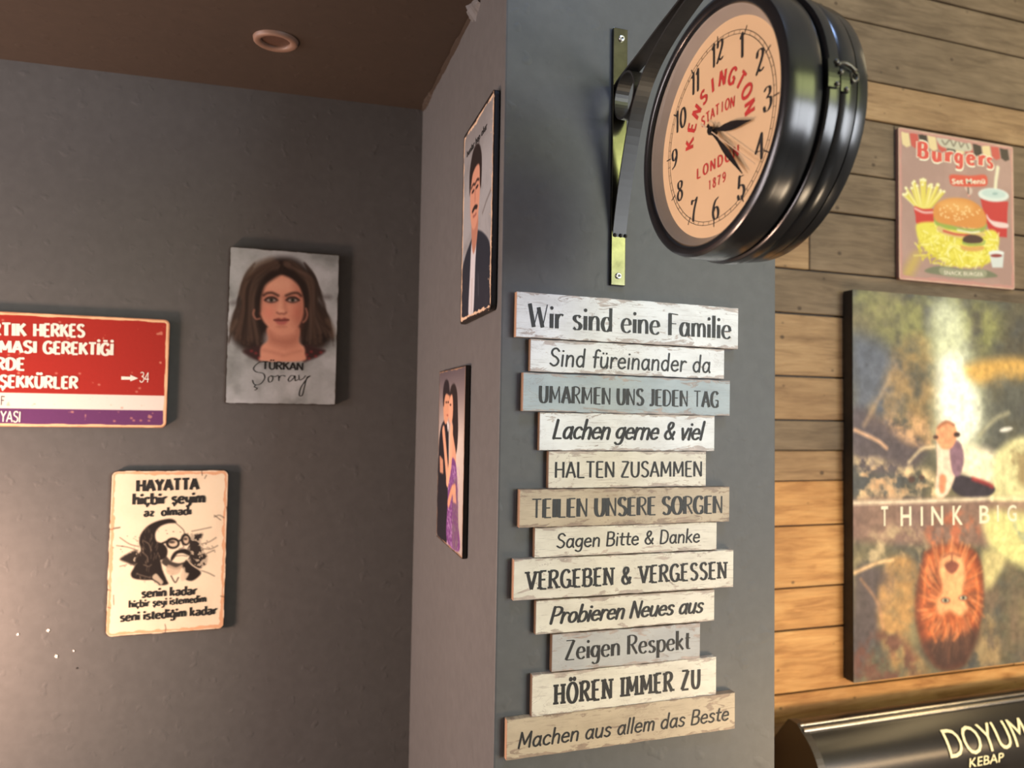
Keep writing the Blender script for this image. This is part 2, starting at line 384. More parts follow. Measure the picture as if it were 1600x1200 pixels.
G('y', 4.6, "S.5,6.2 .7,3.2 1.8,1.3 3.2,1.8 4.1,3.6/S4.2,6.2 4.1,2 3.4,-1.4 2,-3 .6,-2.6")
G('A', 6.2, "L.3,0 3.1,10 5.9,0/L1.3,3.2 4.9,3.2")
G('B', 5.8, "L.8,10 .8,0/S.8,10 3,10 4.6,9.2 4.7,6.6 3.2,5.4 .8,5.3/S.8,5.3 3.4,5.2 5.2,4.1 5.2,1.4 3.6,.1 .8,0")
G('D', 6.2, "L.8,10 .8,0/S.8,10 3.2,9.8 5.1,8.2 5.7,5 5.1,1.8 3.2,.2 .8,0")
G('E', 5.0, "L.8,10 .8,0/L.8,10 4.7,10/L.8,5.2 4.1,5.2/L.8,0 4.8,0")
G('F', 5.0, "L.8,10 .8,0/L.3,10 4.9,9.6/L.8,5.4 4,5.4")
G('G', 6.4, "S5.6,8.3 4.4,9.8 2.8,9.9 1.1,8.2 .5,5 1.1,1.8 2.8,.1 4.6,.3 5.7,1.8/L3.7,4.4 5.8,4.4 5.8,.2")
G('H', 6.2, "L.8,10 .8,0/L5.4,10 5.4,0/L.8,5.2 5.4,5.2")
G('I', 1.8, "L.9,10 .9,0")
G('J', 3.6, "S2.7,10 2.7,4 2.5,1 1.4,0 .3,.6/L1.4,10 3.6,10")
G('K', 5.8, "L.8,10 .8,0/L5.2,10 .9,4.6/L2.2,6 5.6,0")
G('L', 5.0, "L.8,10 .8,0 4.8,0")
G('M', 7.8, "L.8,0 1.1,10/L1.1,10 3.9,2.2 6.7,10 7,0")
G('N', 6.4, "L.8,0 .8,10/L.8,10 5.6,0 5.6,10")
G('O', 6.8, "S3.4,10 1.4,8.6 .5,5 1.4,1.4 3.4,0 5.4,1.4 6.3,5 5.4,8.6 3.4,10")
G('Ö', 6.8, "S3.4,10 1.4,8.6 .5,5 1.4,1.4 3.4,0 5.4,1.4 6.3,5 5.4,8.6 3.4,10/D2.2,11.9/D4.6,11.9")
G('P', 5.6, "L.8,10 .8,0/S.8,10 3.2,10 5,9 5.2,6.8 3.6,5 .8,4.6")
G('R', 6.0, "L.8,10 .8,0/S.8,10 3.2,10 4.9,9 5,6.8 3.4,5.3 .8,5/L2.6,5.2 5.7,0")
G('S', 5.4, "S4.8,8.6 3.4,10 1.6,9.6 .8,7.8 1.6,6 3.6,4.8 4.9,3 4.2,.8 2.4,0 .5,1.2")
G('T', 5.6, "L.2,10 5.4,10/L2.8,10 2.8,0")
G('U', 6.2, "S.8,10 .8,3.6 1.5,.9 3.1,0 4.7,.9 5.4,3.6 5.4,10")
G('V', 6.0, "L.3,10 3,0 5.7,10")
G('W', 8.6, "L.3,10 2.3,0 4.3,8.6 6.3,0 8.3,10")
G('Z', 5.6, "L.6,10 5,10 .5,0 5.2,0")
G('&', 6.6, "S6,.2 4,2.8 2.2,5.6 1.6,7.8 2.6,9.6 4,9.2 4.2,7.4 2.8,5.6 1.2,4.2 .7,2.2 1.8,.4 3.6,.2 5.2,2 5.8,4.2")
G(' ', 2.6, "L0,0 0,0")
G('0', 5.6, "S2.8,10 1.2,8.4 .5,5 1.2,1.6 2.8,0 4.4,1.6 5.1,5 4.4,8.4 2.8,10")
G('1', 2.6, "L.3,8.6 1.6,10 1.6,0")
G('2', 5.4, "S.7,7.6 1.2,9.4 2.8,10 4.4,9 4.4,6.8 2.6,3.4 .5,.2/S.5,.6 1.8,1.4 3.4,.4 5,1.0")
G('3', 5.0, "S.6,9 2.2,10 4,9.2 4,7 2.2,5.6/S2.2,5.6 4.4,4.8 4.7,2.2 3,.1 1,.2 .4,1.8")
G('4', 5.6, "L4,0 4,10 .3,3.2 5.4,3.2")
G('5', 5.0, "L4.4,10 1.4,10 1,5.6/S1,5.6 2.6,6.2 4.4,5 4.6,2.4 3,.2 1.2,.1 .5,1.6")
G('6', 5.2, "S4.6,9.6 2.4,8.6 .9,6 .5,3 1.2,.8 2.8,0 4.4,1 4.7,3.2 3.8,5.2 2.4,5.6 .9,4.2")
G('7', 5.0, "S.5,8.6 .8,9.9 2.4,9.4 4.8,10/S4.8,10 3,6 2,2.4 1.8,0")
G('8', 5.2, "S2.6,10 .9,9 1.1,7 2.6,5.6 4.2,4.2 4.6,1.8 2.6,0 .6,1.8 1,4.2 2.6,5.6 4.1,7 4.3,9 2.6,10")
G('9', 5.2, "S.6,.4 2.8,1.4 4.3,4 4.7,7 4,9.2 2.4,10 .8,9 .5,6.8 1.4,4.8 2.8,4.4 4.3,5.8")

G('double_storey_a', 5.0, "S.8,5.1 1.9,6.2 3.5,5.9 4.1,4.4/L4.1,4.8 4.1,0/S4.1,3.6 2,3.2 .7,2 1.2,.4 2.6,.1 4.1,1.4")
G('ı', 1.6, "L.8,6.2 .8,0")
G('ç', 4.6, "S4.2,5.1 3,6.2 1.4,5.6 .5,3.2 1.2,.7 2.8,0 4.3,.9/L2.7,-.4 3.1,-1.8 1.9,-2.2")
G('ş', 4.2, "S3.6,5.4 2.5,6.2 1.2,5.8 .8,4.7 1.6,3.6 3,2.8 3.7,1.6 3,.3 1.6,0 .4,.8/L2.0,-.4 2.5,-1.8 1.3,-2.2")
G('ğ', 5.0, "S4.3,4.8 3,6.1 1.3,5.5 .4,3.3 1.1,1.1 2.5,.5 3.8,1.7 4.3,3.4/S4.4,6.2 4.4,3 4.3,-.8 3.5,-2.7 1.9,-3.1 .6,-2.3/S1.4,8.9 2.5,7.8 3.6,8.9")
G('z', 4.2, "L.5,6 3.7,6 .5,.2 3.9,.2")
G('Y', 5.6, "L.2,10 2.8,5 5.4,10/L2.8,5 2.8,0")
G('İ', 1.8, "L.9,10 .9,0/D.9,12.2")
G('Ğ', 6.4, "S5.6,8.3 4.4,9.8 2.8,9.9 1.1,8.2 .5,5 1.1,1.8 2.8,.1 4.6,.3 5.7,1.8/L3.7,4.4 5.8,4.4 5.8,.2/L1.6,12.2 4.8,12.2")
G('Ü', 6.2, "S.8,10 .8,3.6 1.5,.9 3.1,0 4.7,.9 5.4,3.6 5.4,10/D1.9,12.2/D4.3,12.2")
G('Ş', 5.4, "S4.8,8.6 3.4,10 1.6,9.6 .8,7.8 1.6,6 3.6,4.8 4.9,3 4.2,.8 2.4,0 .5,1.2/L2.6,-.6 3.0,-2.0 1.8,-2.4")
G('C', 6.0, "S5.6,8.3 4.4,9.8 2.8,9.9 1.1,8.2 .5,5 1.1,1.8 2.8,.1 4.6,.3 5.7,1.8")
G('.', 1.6, "D.8,.4")

def crom(P, k=5):
    if len(P) < 3: return P
    closed = P[0] == P[-1]; out = []; n = len(P)
    for i in range(n - 1):
        p1, p2 = P[i], P[i + 1]
        p0 = P[i - 1] if i > 0 else (P[-2] if closed else (2 * p1[0] - p2[0], 2 * p1[1] - p2[1]))
        p3 = P[i + 2] if i + 2 < n else (P[1] if closed else (2 * p2[0] - p1[0], 2 * p2[1] - p1[1]))
        for j in range(k):
            t = j / k; t2 = t * t; t3 = t2 * t
            out.append(tuple(.5 * (2 * p1[d] + (p2[d] - p0[d]) * t + (2 * p0[d] - 5 * p1[d] + 4 * p2[d] - p3[d]) * t2 + (3 * p1[d] - p0[d] - 3 * p2[d] + p3[d]) * t3) for d in (0, 1)))
    out.append(tuple(P[-1])); return out

def strokes(text, w=1.0, roman=False, thin=None, slant=0.0, cx=1.0, serif=0.0, stem=None, track=0.3, caps=True, jit=0.0, seed=1):
    """flat ribbons in glyph units. w = vertical stroke width, thin = horizontal stroke width, stem = first stroke width"""
    thin = w if thin is None else thin; rg = random.Random(seed)
    V = []; FC = []; x0 = 0.0
    def disc(c, r, ry=None):
        b = len(V); n = 10
        for i in range(n): V.append((c[0] + r * math.cos(2 * PI * i / n), c[1] + (ry or r) * math.sin(2 * PI * i / n)))
        FC.append(tuple(range(b, b + n)))
    for ch in text:
        adv, st = GL['double_storey_a' if roman and ch == 'a' else ch]; dy = jit * (rg.random() - .5)
        for si, (kind, P) in enumerate(st):
            if ch == ' ': continue
            P = [(p[0], p[1] + dy) for p in P]
            ww = stem if (stem and si == 0) else w
            T = lambda p: (x0 + (p[0] + slant * p[1]) * cx, p[1])
            if kind == 'D': disc(T(P[0]), max(w, .9) * .54); continue
            Q = crom(P) if kind == 'S' else P
            Q = [T(p) for p in Q]
            def wid(dx, dy_):
                L = math.hypot(dx, dy_) or 1; c = abs(dy_) / L
                return thin + (ww - thin) * c ** 1.3
            if kind == 'S':
                m = len(Q); b = len(V)
                for i, q in enumerate(Q):
                    a_ = Q[max(i - 1, 0)]; c_ = Q[min(i + 1, m - 1)]; dx, dy_ = c_[0] - a_[0], c_[1] - a_[1]; L = math.hypot(dx, dy_) or 1
                    h = wid(dx, dy_) / 2; nx_, ny_ = -dy_ / L * h, dx / L * h
                    V.append((q[0] + nx_, q[1] + ny_)); V.append((q[0] - nx_, q[1] - ny_))
                for i in range(m - 1): FC.append((b + 2 * i, b + 2 * i + 1, b + 2 * i + 3, b + 2 * i + 2))
                if caps:
                    for q, r_ in ((Q[0], wid(Q[1][0] - Q[0][0], Q[1][1] - Q[0][1])), (Q[-1], wid(Q[-1][0] - Q[-2][0], Q[-1][1] - Q[-2][1]))): disc(q, r_ / 2)
            else:
                for i in range(len(Q) - 1):
                    p, q = Q[i], Q[i + 1]; dx, dy_ = q[0] - p[0], q[1] - p[1]; L = math.hypot(dx, dy_)
                    if L < 1e-6: continue
                    h = wid(dx, dy_) / 2
                    if ch == 'W' and i % 2 == 1 and thin < w: h = thin / 2
                    if ch == 'M' and si == 1 and i == 1 and thin < w: h = thin / 2
                    if ch == 'Z' and thin < w: h = (w if i == 1 else thin) / 2
                    if ch == 'N' and si == 1 and i == 1 and thin < w: h = (thin + w) / 4
                    nx_, ny_ = -dy_ / L * h, dx / L * h; b = len(V)
                    V.extend([(p[0] + nx_, p[1] + ny_), (p[0] - nx_, p[1] - ny_), (q[0] - nx_, q[1] - ny_), (q[0] + nx_, q[1] + ny_)])
                    FC.append((b, b + 1, b + 2, b + 3))
                    if caps: disc(p, h * .98); disc(q, h * .98)
                if serif:
                    for q, o_ in ((Q[0], Q[1]), (Q[-1], Q[-2])):
                        if (q[1] < .6 or q[1] > 9.4) and abs(o_[1] - q[1]) > abs(o_[0] - q[0]) * 1.2:
                            s = serif * cx; t = max(thin, .55) * .5; b = len(V); yy = q[1] + (t if q[1] < 1 else -t)
                            V.extend([(q[0] - s, yy - t), (q[0] + s, yy - t), (q[0] + s, yy + t), (q[0] - s, yy + t)]); FC.append((b, b + 1, b + 2, b + 3))
        x0 += (adv + track + max(0, (stem or w) - 1) * .75) * cx
    return V, FC

def groups(V, FC):
    """index ranges of vertices that hang together (each ribbon, disc or bar)"""
    out = []; 
    for f_ in FC:
        a_, b_ = min(f_), max(f_) + 1
        if out and a_ < out[-1][1]: out[-1][1] = max(out[-1][1], b_)
        else: out.append([a_, b_])
    return out
def lettering(parent, text, box_, y, mat, name='lettering', ang=0.0, **st):
    """strokes scaled into box_ = (x0, x1, baseline z, cap height) of the parent's front face (local x, z)"""
    V, FC = strokes(text, **st)
    A = np.array(V); lo, hi = A[:, 0].min(), A[:, 0].max()
    x0, x1, zb, cap = box_; sx = (x1 - x0) / (hi - lo); sz = cap / 10.0
    lay = [0.0] * len(V)
    for k, f_ in enumerate(FC):
        for i in f_: lay[i] = (k % 17) * 9e-6 if len(f_) != 4 else lay[i]
    for k, (a_, b_) in enumerate(groups(V, FC)):
        for i in range(a_, b_): lay[i] = (k % 13) * 1.1e-5 + (i - a_) * 1.0e-6
    pts = [(x0 + (v[0] - lo) * sx, y - lay[i], zb + v[1] * sz) for i, v in enumerate(V)]
    if ang:
        c, s = math.cos(ang), math.sin(ang); mx = x0
        pts = [(mx + (p[0] - mx) * c - (p[2] - zb) * s, p[1], zb + (p[0] - mx) * s + (p[2] - zb) * c) for p in pts]
    o = mesh(name, pts, FC, parent, mat); return o

def font_mesh(text, offset=0.0, spacing=1.0):
    cu = bpy.data.curves.new('t', 'FONT'); cu.body = text; cu.size = 1.0; cu.offset = offset; cu.space_character = spacing; cu.resolution_u = 3
    o = bpy.data.objects.new('t', cu); COL.objects.link(o)
    dg = bpy.context.evaluated_depsgraph_get(); me = bpy.data.meshes.new_from_object(o.evaluated_get(dg))
    V = [(v.co.x, v.co.y) for v in me.vertices]; FC = [tuple(p.vertices) for p in me.polygons]
    bpy.data.objects.remove(o); bpy.data.curves.remove(cu); bpy.data.meshes.remove(me); return V, FC
def type_line(parent, text, box_, y, mat, offset=0.02, spacing=1.0, name='lettering', slant=0.0, ang=0.0, anchor=None):
    """bold grotesque lettering fitted to box_ = (x0, x1, z0, z1): z0/z1 are baseline and cap line of capitals"""
    V, FC = font_mesh(text, offset, spacing); A = np.array(V); A[:, 0] += slant * A[:, 1]
    capV, _ = font_mesh('H', offset); ca = np.array(capV); c0, c1 = ca[:, 1].min(), ca[:, 1].max()
    x0, x1, z0, z1 = box_; sx = (x1 - x0) / (A[:, 0].max() - A[:, 0].min()); sz = (z1 - z0) / (c1 - c0)
    pts = [((p[0] - A[:, 0].min()) * sx, (p[1] - c0) * sz) for p in A]
    c, s = math.cos(ang), math.sin(ang)
    pts = [(x0 + p[0] * c - p[1] * s, y, z0 + p[0] * s + p[1] * c) for p in pts]
    return mesh(name, pts, FC, parent, mat)

# ------------------------------------------------------------------ painter for flat prints
class Canvas:
    """printed picture as one colour per grid vertex; shapes come in view coordinates and are laid on the sign's face"""
    def __init__(s, w, h, nx, ny, conv, bg, seed=1):
        s.w, s.h, s.nx, s.ny, s.conv = w, h, nx, ny, conv
        s.X, s.Y = np.meshgrid(np.linspace(0, w, nx), np.linspace(h, 0, ny)); s.a = np.ones((ny, nx, 3)) * np.array(bg, float)
        s.rs = np.random.RandomState(seed); s.px = w / nx
    def nz(s, cells, cy=None):
        cy = cy or max(2, int(cells * s.h / s.w)); g = s.rs.rand(cy + 1, cells + 1)
        u = np.linspace(0, cells - 1e-6, s.nx); v = np.linspace(0, cy - 1e-6, s.ny); i = u.astype(int); j = v.astype(int)
        fu = (u - i); fu = fu * fu * (3 - 2 * fu); fv = (v - j)[:, None]; fv = fv * fv * (3 - 2 * fv)
        return (g[j][:, i] * (1 - fu) + g[j][:, i + 1] * fu) * (1 - fv) + (g[j + 1][:, i] * (1 - fu) + g[j + 1][:, i + 1] * fu) * fv
    def fbm(s, cells, o=4):
        return sum(s.nz(cells * 2 ** k) / 2 ** k for k in range(o)) / sum(1 / 2 ** k for k in range(o))
    def pt(s, P): return [s.conv(*p) for p in P]
    def blend(s, m, col): s.a += (np.array(col, float) - s.a) * m[..., None]
    def poly(s, P, col, blur=1.0, alpha=1.0, smooth=True, tex=None):
        if smooth: P = crom(list(P) + [P[0]], 5)[:-1]
        Q = np.array(s.pt(P)); b = blur * s.px; n = len(Q)
        sel = (s.X > Q[:, 0].min() - 3 * b) & (s.X < Q[:, 0].max() + 3 * b) & (s.Y > Q[:, 1].min() - 3 * b) & (s.Y < Q[:, 1].max() + 3 * b)
        if not sel.any(): return
        x = s.X[sel][:, None]; y = s.Y[sel][:, None]; A = Q; B = np.roll(Q, -1, 0)
        e = B - A; L = (e ** 2).sum(1) + 1e-14; t = np.clip(((x - A[:, 0]) * e[:, 0] + (y - A[:, 1]) * e[:, 1]) / L, 0, 1)
        d = np.sqrt(((x - A[:, 0] - t * e[:, 0]) ** 2 + (y - A[:, 1] - t * e[:, 1]) ** 2).min(1))
        cr = ((A[:, 1] > y) != (B[:, 1] > y)) & (x < (B[:, 0] - A[:, 0]) * (y - A[:, 1]) / (B[:, 1] - A[:, 1] + 1e-14) + A[:, 0])
        ins = cr.sum(1) % 2 == 1; sd = np.where(ins, d, -d); m = np.clip(0.5 + sd / (2 * b), 0, 1); m = m * m * (3 - 2 * m) * alpha
        if tex is not None: m = m * tex[sel]
        s.a[sel] += (np.array(col, float) - s.a[sel]) * m[:, None]
    def line(s, P, col, w=2.0, blur=.8, alpha=1.0, smooth=True, taper=False):
        """w in view units of the conv (approx)"""
        if smooth: P = crom(list(P), 5)
        Q = np.array(s.pt(P)); a0 = np.array(s.conv(P[0][0], P[0][1])); a1 = np.array(s.conv(P[0][0] + 1, P[0][1])); u = abs(a1[1] - s.conv(P[0][0], P[0][1] + 1)[1]) or s.px
        b = blur * s.px; r = w * u / 2
        sel = (s.X > Q[:, 0].min() - r - 2 * b) & (s.X < Q[:, 0].max() + r + 2 * b) & (s.Y > Q[:, 1].min() - r - 2 * b) & (s.Y < Q[:, 1].max() + r + 2 * b)
        if not sel.any(): return
        x = s.X[sel][:, None]; y = s.Y[sel][:, None]; A = Q[:-1]; e = Q[1:] - A; L = (e ** 2).sum(1) + 1e-14
        t = np.clip(((x - A[:, 0]) * e[:, 0] + (y - A[:, 1]) * e[:, 1]) / L, 0, 1)
        dd = np.sqrt((x - A[:, 0] - t * e[:, 0]) ** 2 + (y - A[:, 1] - t * e[:, 1]) ** 2)
        if taper:
            k = (np.arange(len(A)) + t) / len(A); dd = dd - r * (np.sin(PI * np.clip(k, 0, 1)) - 1) * -1 + 0
            dd = dd + r * 0
            m = np.clip(0.5 - (dd.min(1) - 0) / (2 * b), 0, 1) if False else np.clip(0.5 - ((dd).min(1) - r * .6) / (2 * b), 0, 1)
        else: m = np.clip(0.5 - (dd.min(1) - r) / (2 * b), 0, 1)
        s.a[sel] += (np.array(col, float) - s.a[sel]) * (m * alpha)[:, None]
    def oval(s, cx, cy, rx, ry, col, blur=1.0, alpha=1.0, rot=0.0):
        P = []
        for i in range(20):
            a = 2 * PI * i / 20; dx, dy = rx * math.cos(a), ry * math.sin(a)
            P.append((cx + dx * math.cos(rot) - dy * math.sin(rot), cy + dx * math.sin(rot) + dy * math.cos(rot)))
        s.poly(P, col, blur, alpha, smooth=False)
    def border(s, width, col, rough=0.6, rad=0.0, alpha=1.0, soft=0.6):
        dx = np.minimum(s.X, s.w - s.X); dy = np.minimum(s.Y, s.h - s.Y); d = np.minimum(dx, dy)
        if rad:
            cx = np.maximum(rad - dx, 0); cy = np.maximum(rad - dy, 0); k = (dx < rad) & (dy < rad); d = np.where(k, rad - np.hypot(cx, cy), d)
        n = s.fbm(14, 4); m = np.clip((width * (1 - rough + 2 * rough * n) - d) / (soft * s.px) + .5, 0, 1) * alpha
        s.blend(m, col)
    def build(s, parent, y, mat, rad=0.0, name='printed_face', gain=1.0):
        X = s.X.copy(); Yv = s.Y.copy()
        if rad:
            for sx in (0, 1):
                for sy in (0, 1):
                    ux = X if sx == 0 else s.w - X; uy = Yv if sy == 0 else s.h - Yv
                    k = (ux < rad) & (uy < rad); cx = rad - ux; cy = rad - uy; dd = np.hypot(cx, cy)
                    out = k & (dd > rad); f = np.where(out, rad / np.maximum(dd, 1e-9), 1)
                    nux = rad - cx * f; nuy = rad - cy * f
                    X = np.where(out, nux if sx == 0 else s.w - nux, X); Yv = np.where(out, nuy if sy == 0 else s.h - nuy, Yv)
        v = np.stack([X.ravel(), np.full(X.size, y), Yv.ravel()], 1)
        j, i = np.meshgrid(np.arange(s.ny - 1), np.arange(s.nx - 1), indexing='ij'); a = (j * s.nx + i).ravel()
        f = np.stack([a, a + s.nx, a + s.nx + 1, a + 1], 1)
        me = bpy.data.meshes.new(name); me.vertices.add(len(v)); me.vertices.foreach_set('co', v.ravel().astype('f'))
        me.loops.add(f.size); me.loops.foreach_set('vertex_index', f.ravel().astype('i')); me.polygons.add(len(f))
        me.polygons.foreach_set('loop_start', np.arange(0, f.size, 4, dtype='i')); me.update(calc_edges=True)
        at = me.color_attributes.new('print', 'FLOAT_COLOR', 'POINT')
        c = s2l(np.clip(s.a.reshape(-1, 3), 0, 255)) * gain; c = np.concatenate([np.clip(c, 0, .95), np.ones((len(c), 1))], 1)
        at.data.foreach_set('color', c.ravel().astype('f'))
        return link(name, me, parent, mat)

def rrect(w, h, r, n=6, wav=0.0, seed=1):
    rg = random.Random(seed); P = []
    for (cx, cy, a0) in ((r, r, PI), (w - r, r, 1.5 * PI), (w - r, h - r, 0), (r, h - r, .5 * PI)):
        for i in range(n + 1):
            a = a0 + .5 * PI * i / n; P.append((cx + r * math.cos(a), cy + r * math.sin(a)))
    return P
class Wall_sign:
    """thing hung on a wall: origin = lower left corner of its front"""
    def __init__(s, name, label, cat, P, axis, thick, rad, edge=DARKEDGE, group=None):
        TL, TR, BR, BL = P
        if axis == 'y':
            X0 = (TL.x + BL.x) / 2; X1 = (TR.x + BR.x) / 2; s.w = X1 - X0; s.org = Vector((X0, TL.y, (BL.z + BR.z) / 2)); rz = 0
        else:
            Y0 = (TL.y + BL.y) / 2; Y1 = (TR.y + BR.y) / 2; s.w = Y0 - Y1; s.org = Vector((TL.x, Y0, (BL.z + BR.z) / 2)); rz = -PI / 2
        s.h = (TL.z + TR.z) / 2 - s.org.z; s.axis = axis
        s.root = empty(name, s.org, rz); tag(s.root, label, cat, group)
        prism('plate', rrect(s.w, s.h, rad), 0.0, thick, s.root, edge, 0.0006)
        s.rad = rad
    def uv(s, px, py):
        if s.axis == 'y': p = onY(px, py, s.org.y); return (p.x - s.org.x, p.z - s.org.z)
        p = onX(px, py, s.org.x); return (s.org.y - p.y, p.z - s.org.z)
    def view(s, ox, oy, sc): return lambda x, y: s.uv(ox + x / sc, oy + y / sc)
FR = -0.0004   # print sits this far in front of the plate
# ------------------------------------------------------------------ family sign: twelve boards
SY = DC - 0.0085
fam = empty('board_sign', (0.2589, SY, Z(-0.4225)))
tag(fam, 'tall sign of twelve chipped painted boards with German family rules on the column', 'sign')
sheet = [ # x0, x1, ztop, zbot, material, px of the text ends, baseline fraction, cap fraction, text, style
 (.2597, .5806, .1494, .0925, B_WHITE, 824.3, 1142.6, .235, .52, 'Wir sind eine Familie', dict(w=1.5, thin=.42, stem=1.8, track=.35, caps=False), INKG, 0),
 (.2795, .5598, .0915, .0505, B_WHITE, 858.5, 1110.0, .20, .54, 'Sind füreinander da', dict(w=1.1, slant=.08, track=.9), INKG, 1),
 (.2700, .5678, .0490, .0006, B_BLUE, 841.7, 1123.0, .23, .44, 'UMARMEN UNS JEDEN TAG', dict(w=1.0, thin=.7, stem=2.2, track=.1, caps=False), INKG, 2),
 (.2932, .5450, .0000, -.0482, B_WHITE, 863.0, 1102.4, .32, .48, 'Lachen gerne & viel', dict(w=1.6, thin=1.0, slant=.24, track=.1), INK, 1),
 (.3058, .5321, -.0487, -.0955, B_CREAM, 867.0, 1096.7, .28, .43, 'HALTEN ZUSAMMEN', dict(w=1.35, thin=.95, track=.5, caps=False), INK, 0),
 (.2679, .5677, -.0958, -.1430, B_TAN, 831.3, 1128.4, .25, .49, 'TEILEN UNSERE SORGEN', dict(w=1.1, thin=.7, stem=2.3, track=-.2, caps=False), INKG, 2),
 (.2890, .5492, -.1436, -.1808, B_CREAM, 869.4, 1093.6, .30, .47, 'Sagen Bitte & Danke', dict(w=1.15, slant=.08, track=.7), INK, 1),
 (.2618, .5744, -.1811, -.2313, B_CREAM, 819.6, 1136.8, .25, .44, 'VERGEBEN & VERGESSEN', dict(w=1.9, thin=1.0, serif=1.6, track=.75, caps=False), INK, 0),
 (.2920, .5462, -.2336, -.2753, B_CREAM, 858.6, 1100.1, .30, .48, 'Probieren Neues aus', dict(w=1.7, thin=1.05, slant=.24, track=.1), INK, 1),
 (.3138, .5244, -.2764, -.3228, B_GREYB, 882.4, 1078.3, .29, .52, 'Zeigen Respekt', dict(w=1.5, thin=.5, stem=1.8, track=.35, caps=False), INK, 0),
 (.2884, .5496, -.3236, -.3750, B_CREAM, 864.5, 1094.5, .24, .48, 'HÖREN IMMER ZU', dict(w=2.2, thin=1.1, serif=1.7, track=.9, caps=False), INK, 0),
 (.2563, .5779, -.3737, -.4222, B_TAN, 809.2, 1139.0, .27, .38, 'Machen aus allem das Beste', dict(w=1.15, slant=.16, track=.7), INK, 1)]
tilt = [-.0055, -.006, -.006, -.004, -.003, -.005, -.004, -.0055, -.004, -.006, -.001, .001]
fo = fam.location
for k, (x0, x1, zt, zb, bm_, pa, pb, bf, cf, txt, st, ink, _) in enumerate(sheet):
    proud = 0.0 if k not in (0, 2, 5, 7, 11) else -0.0018
    rg = random.Random(k + 3); w = x1 - x0; h = zt - zb - 0.0006
    P = [(0, 0)]; n = 26
    for i in range(1, n): P.append((w * i / n, (rg.random() - .5) * .0007))
    P += [(w, 0), (w, h)]
    for i in range(n - 1, 0, -1): P.append((w * i / n, h + (rg.random() - .5) * .0008))
    P.append((0, h))
    b = prism('board', P, 0.0, 0.0082 - proud * .9, fam, bm_, 0.0004)
    b.location = (x0 - fo.x, proud, Z(zb) - fo.z); b.rotation_euler = (0, -math.atan(tilt[k]), 0)
    # a bare fibreboard strip shows on the left end of each board
    b.data.materials.append(MDF)
    for f in b.data.polygons:
        if f.normal.x < -0.8: f.material_index = 1
    yy = SY + proud
    xa = onY(pa, 600, yy).x - x0; xb = onY(pb, 600, yy).x - x0
    # correct for the slight lean of the frame: evaluate on the board's own height
    for it in range(2):
        zc = Z(zb) + h * .5
        def px_of(x):
            c = RC.T @ np.array([x, yy, zc - H]); return 800 + F * c[0] / -c[2]
        xa += (pa - px_of(x0 + xa)) / 1150; xb += (pb - px_of(x0 + xb)) / 1080
    lettering(b, txt, (xa, xb, h * bf, h * cf), -0.0003, ink, **st)

# ------------------------------------------------------------------ station clock on its bracket
XF = 0.377; CY, CZ = 0.5684, 0.2701 + H
clk = empty('station_clock', (0.4015, DC, Z(0.167)))
tag(clk, 'black double-sided station clock with a peach dial on a scrolled wall bracket', 'clock')
co = clk.location
cx, cy, cz = XF - co.x, CY - co.y, CZ - co.z
case = lathe_x('case', [(-.0018, .1200), (-.0012, .1206), (.006, .1210), (.0165, .1213), (.0182, .1205), (.0190, .1170), (.0212, .1170), (.0218, .1215), (.0232, .1232), (.0280, .1236), (.0325, .1232), (.0338, .1215), (.0342, .1168), (.0358, .1168), (.0364, .1195), (.0380, .1206), (.046, .1206), (.0525, .1198), (.0540, .1180)], cx, cy, cz, clk, BLACKM)
bz = [(-.0098, .1078), (-.0128, .1090), (-.0145, .1115), (-.0145, .1165), (-.0125, .1196), (-.008, .1206), (-.0015, .1208)]
b1 = lathe_x('bezel', bz, cx, cy, cz, clk, BLACKM)
tag(b1, 'black rounded bezel around the dial')
lathe_x('inner_bezel', [(0.0003, .0985), (0.0, .1000), (-.0100, .1080)], cx, cy, cz, b1, CONE)
lathe_x('bezel', [(.0545 + (-.0015 - x), r * .985) for x, r in bz[::-1]], cx, cy, cz, clk, BLACKM)
dial = lathe_x('dial', [(0, .1002), (0.001, .1002)], cx, cy, cz, clk, DIAL, cap0=True, cap1=True)
lathe_x('dial', [(.053, .108), (.054, .108)], cx, cy, cz, clk, DIAL, cap0=True, cap1=True)
gl = lathe_x('glass', [(-.0088, .1078), (-.0086, .1060), (-.0085, .0500)], cx, cy, cz, b1, GLASS, cap1=True)
def dp(u, v, off=-0.0003): return (cx + off, cy - u, cz + v)
def dial_mesh(name, V, FC, mat, off=-0.0003): return mesh(name, [dp(a, b, off) for a, b in V], FC, dial, mat)
sp = 0.0265
# minute track
V = []; FC = []
for r, wd in ((.0846, .0005), (.0880, .0005)):
    b = len(V); n = 160
    for i in range(n):
        a = 2 * PI * i / n; V += [((r - wd / 2) * math.sin(a), (r - wd / 2) * math.cos(a)), ((r + wd / 2) * math.sin(a), (r + wd / 2) * math.cos(a))]
    for i in range(n): j = (i + 1) % n; FC.append((b + 2 * i, b + 2 * i + 1, b + 2 * j + 1, b + 2 * j))
for i in range(60):
    a = sp + 2 * PI * i / 60; big = i % 5 == 0; r0, r1, hw = (.0835, .0915, .0006) if big else (.0846, .0880, .00022)
    s_, c_ = math.sin(a), math.cos(a); b = len(V)
    V += [(r0 * s_ - hw * c_, r0 * c_ + hw * s_), (r0 * s_ + hw * c_, r0 * c_ - hw * s_), (r1 * s_ + hw * c_, r1 * c_ - hw * s_), (r1 * s_ - hw * c_, r1 * c_ + hw * s_)]
    FC.append((b, b + 1, b + 2, b + 3))
dial_mesh('minute_track', V, FC, INK)
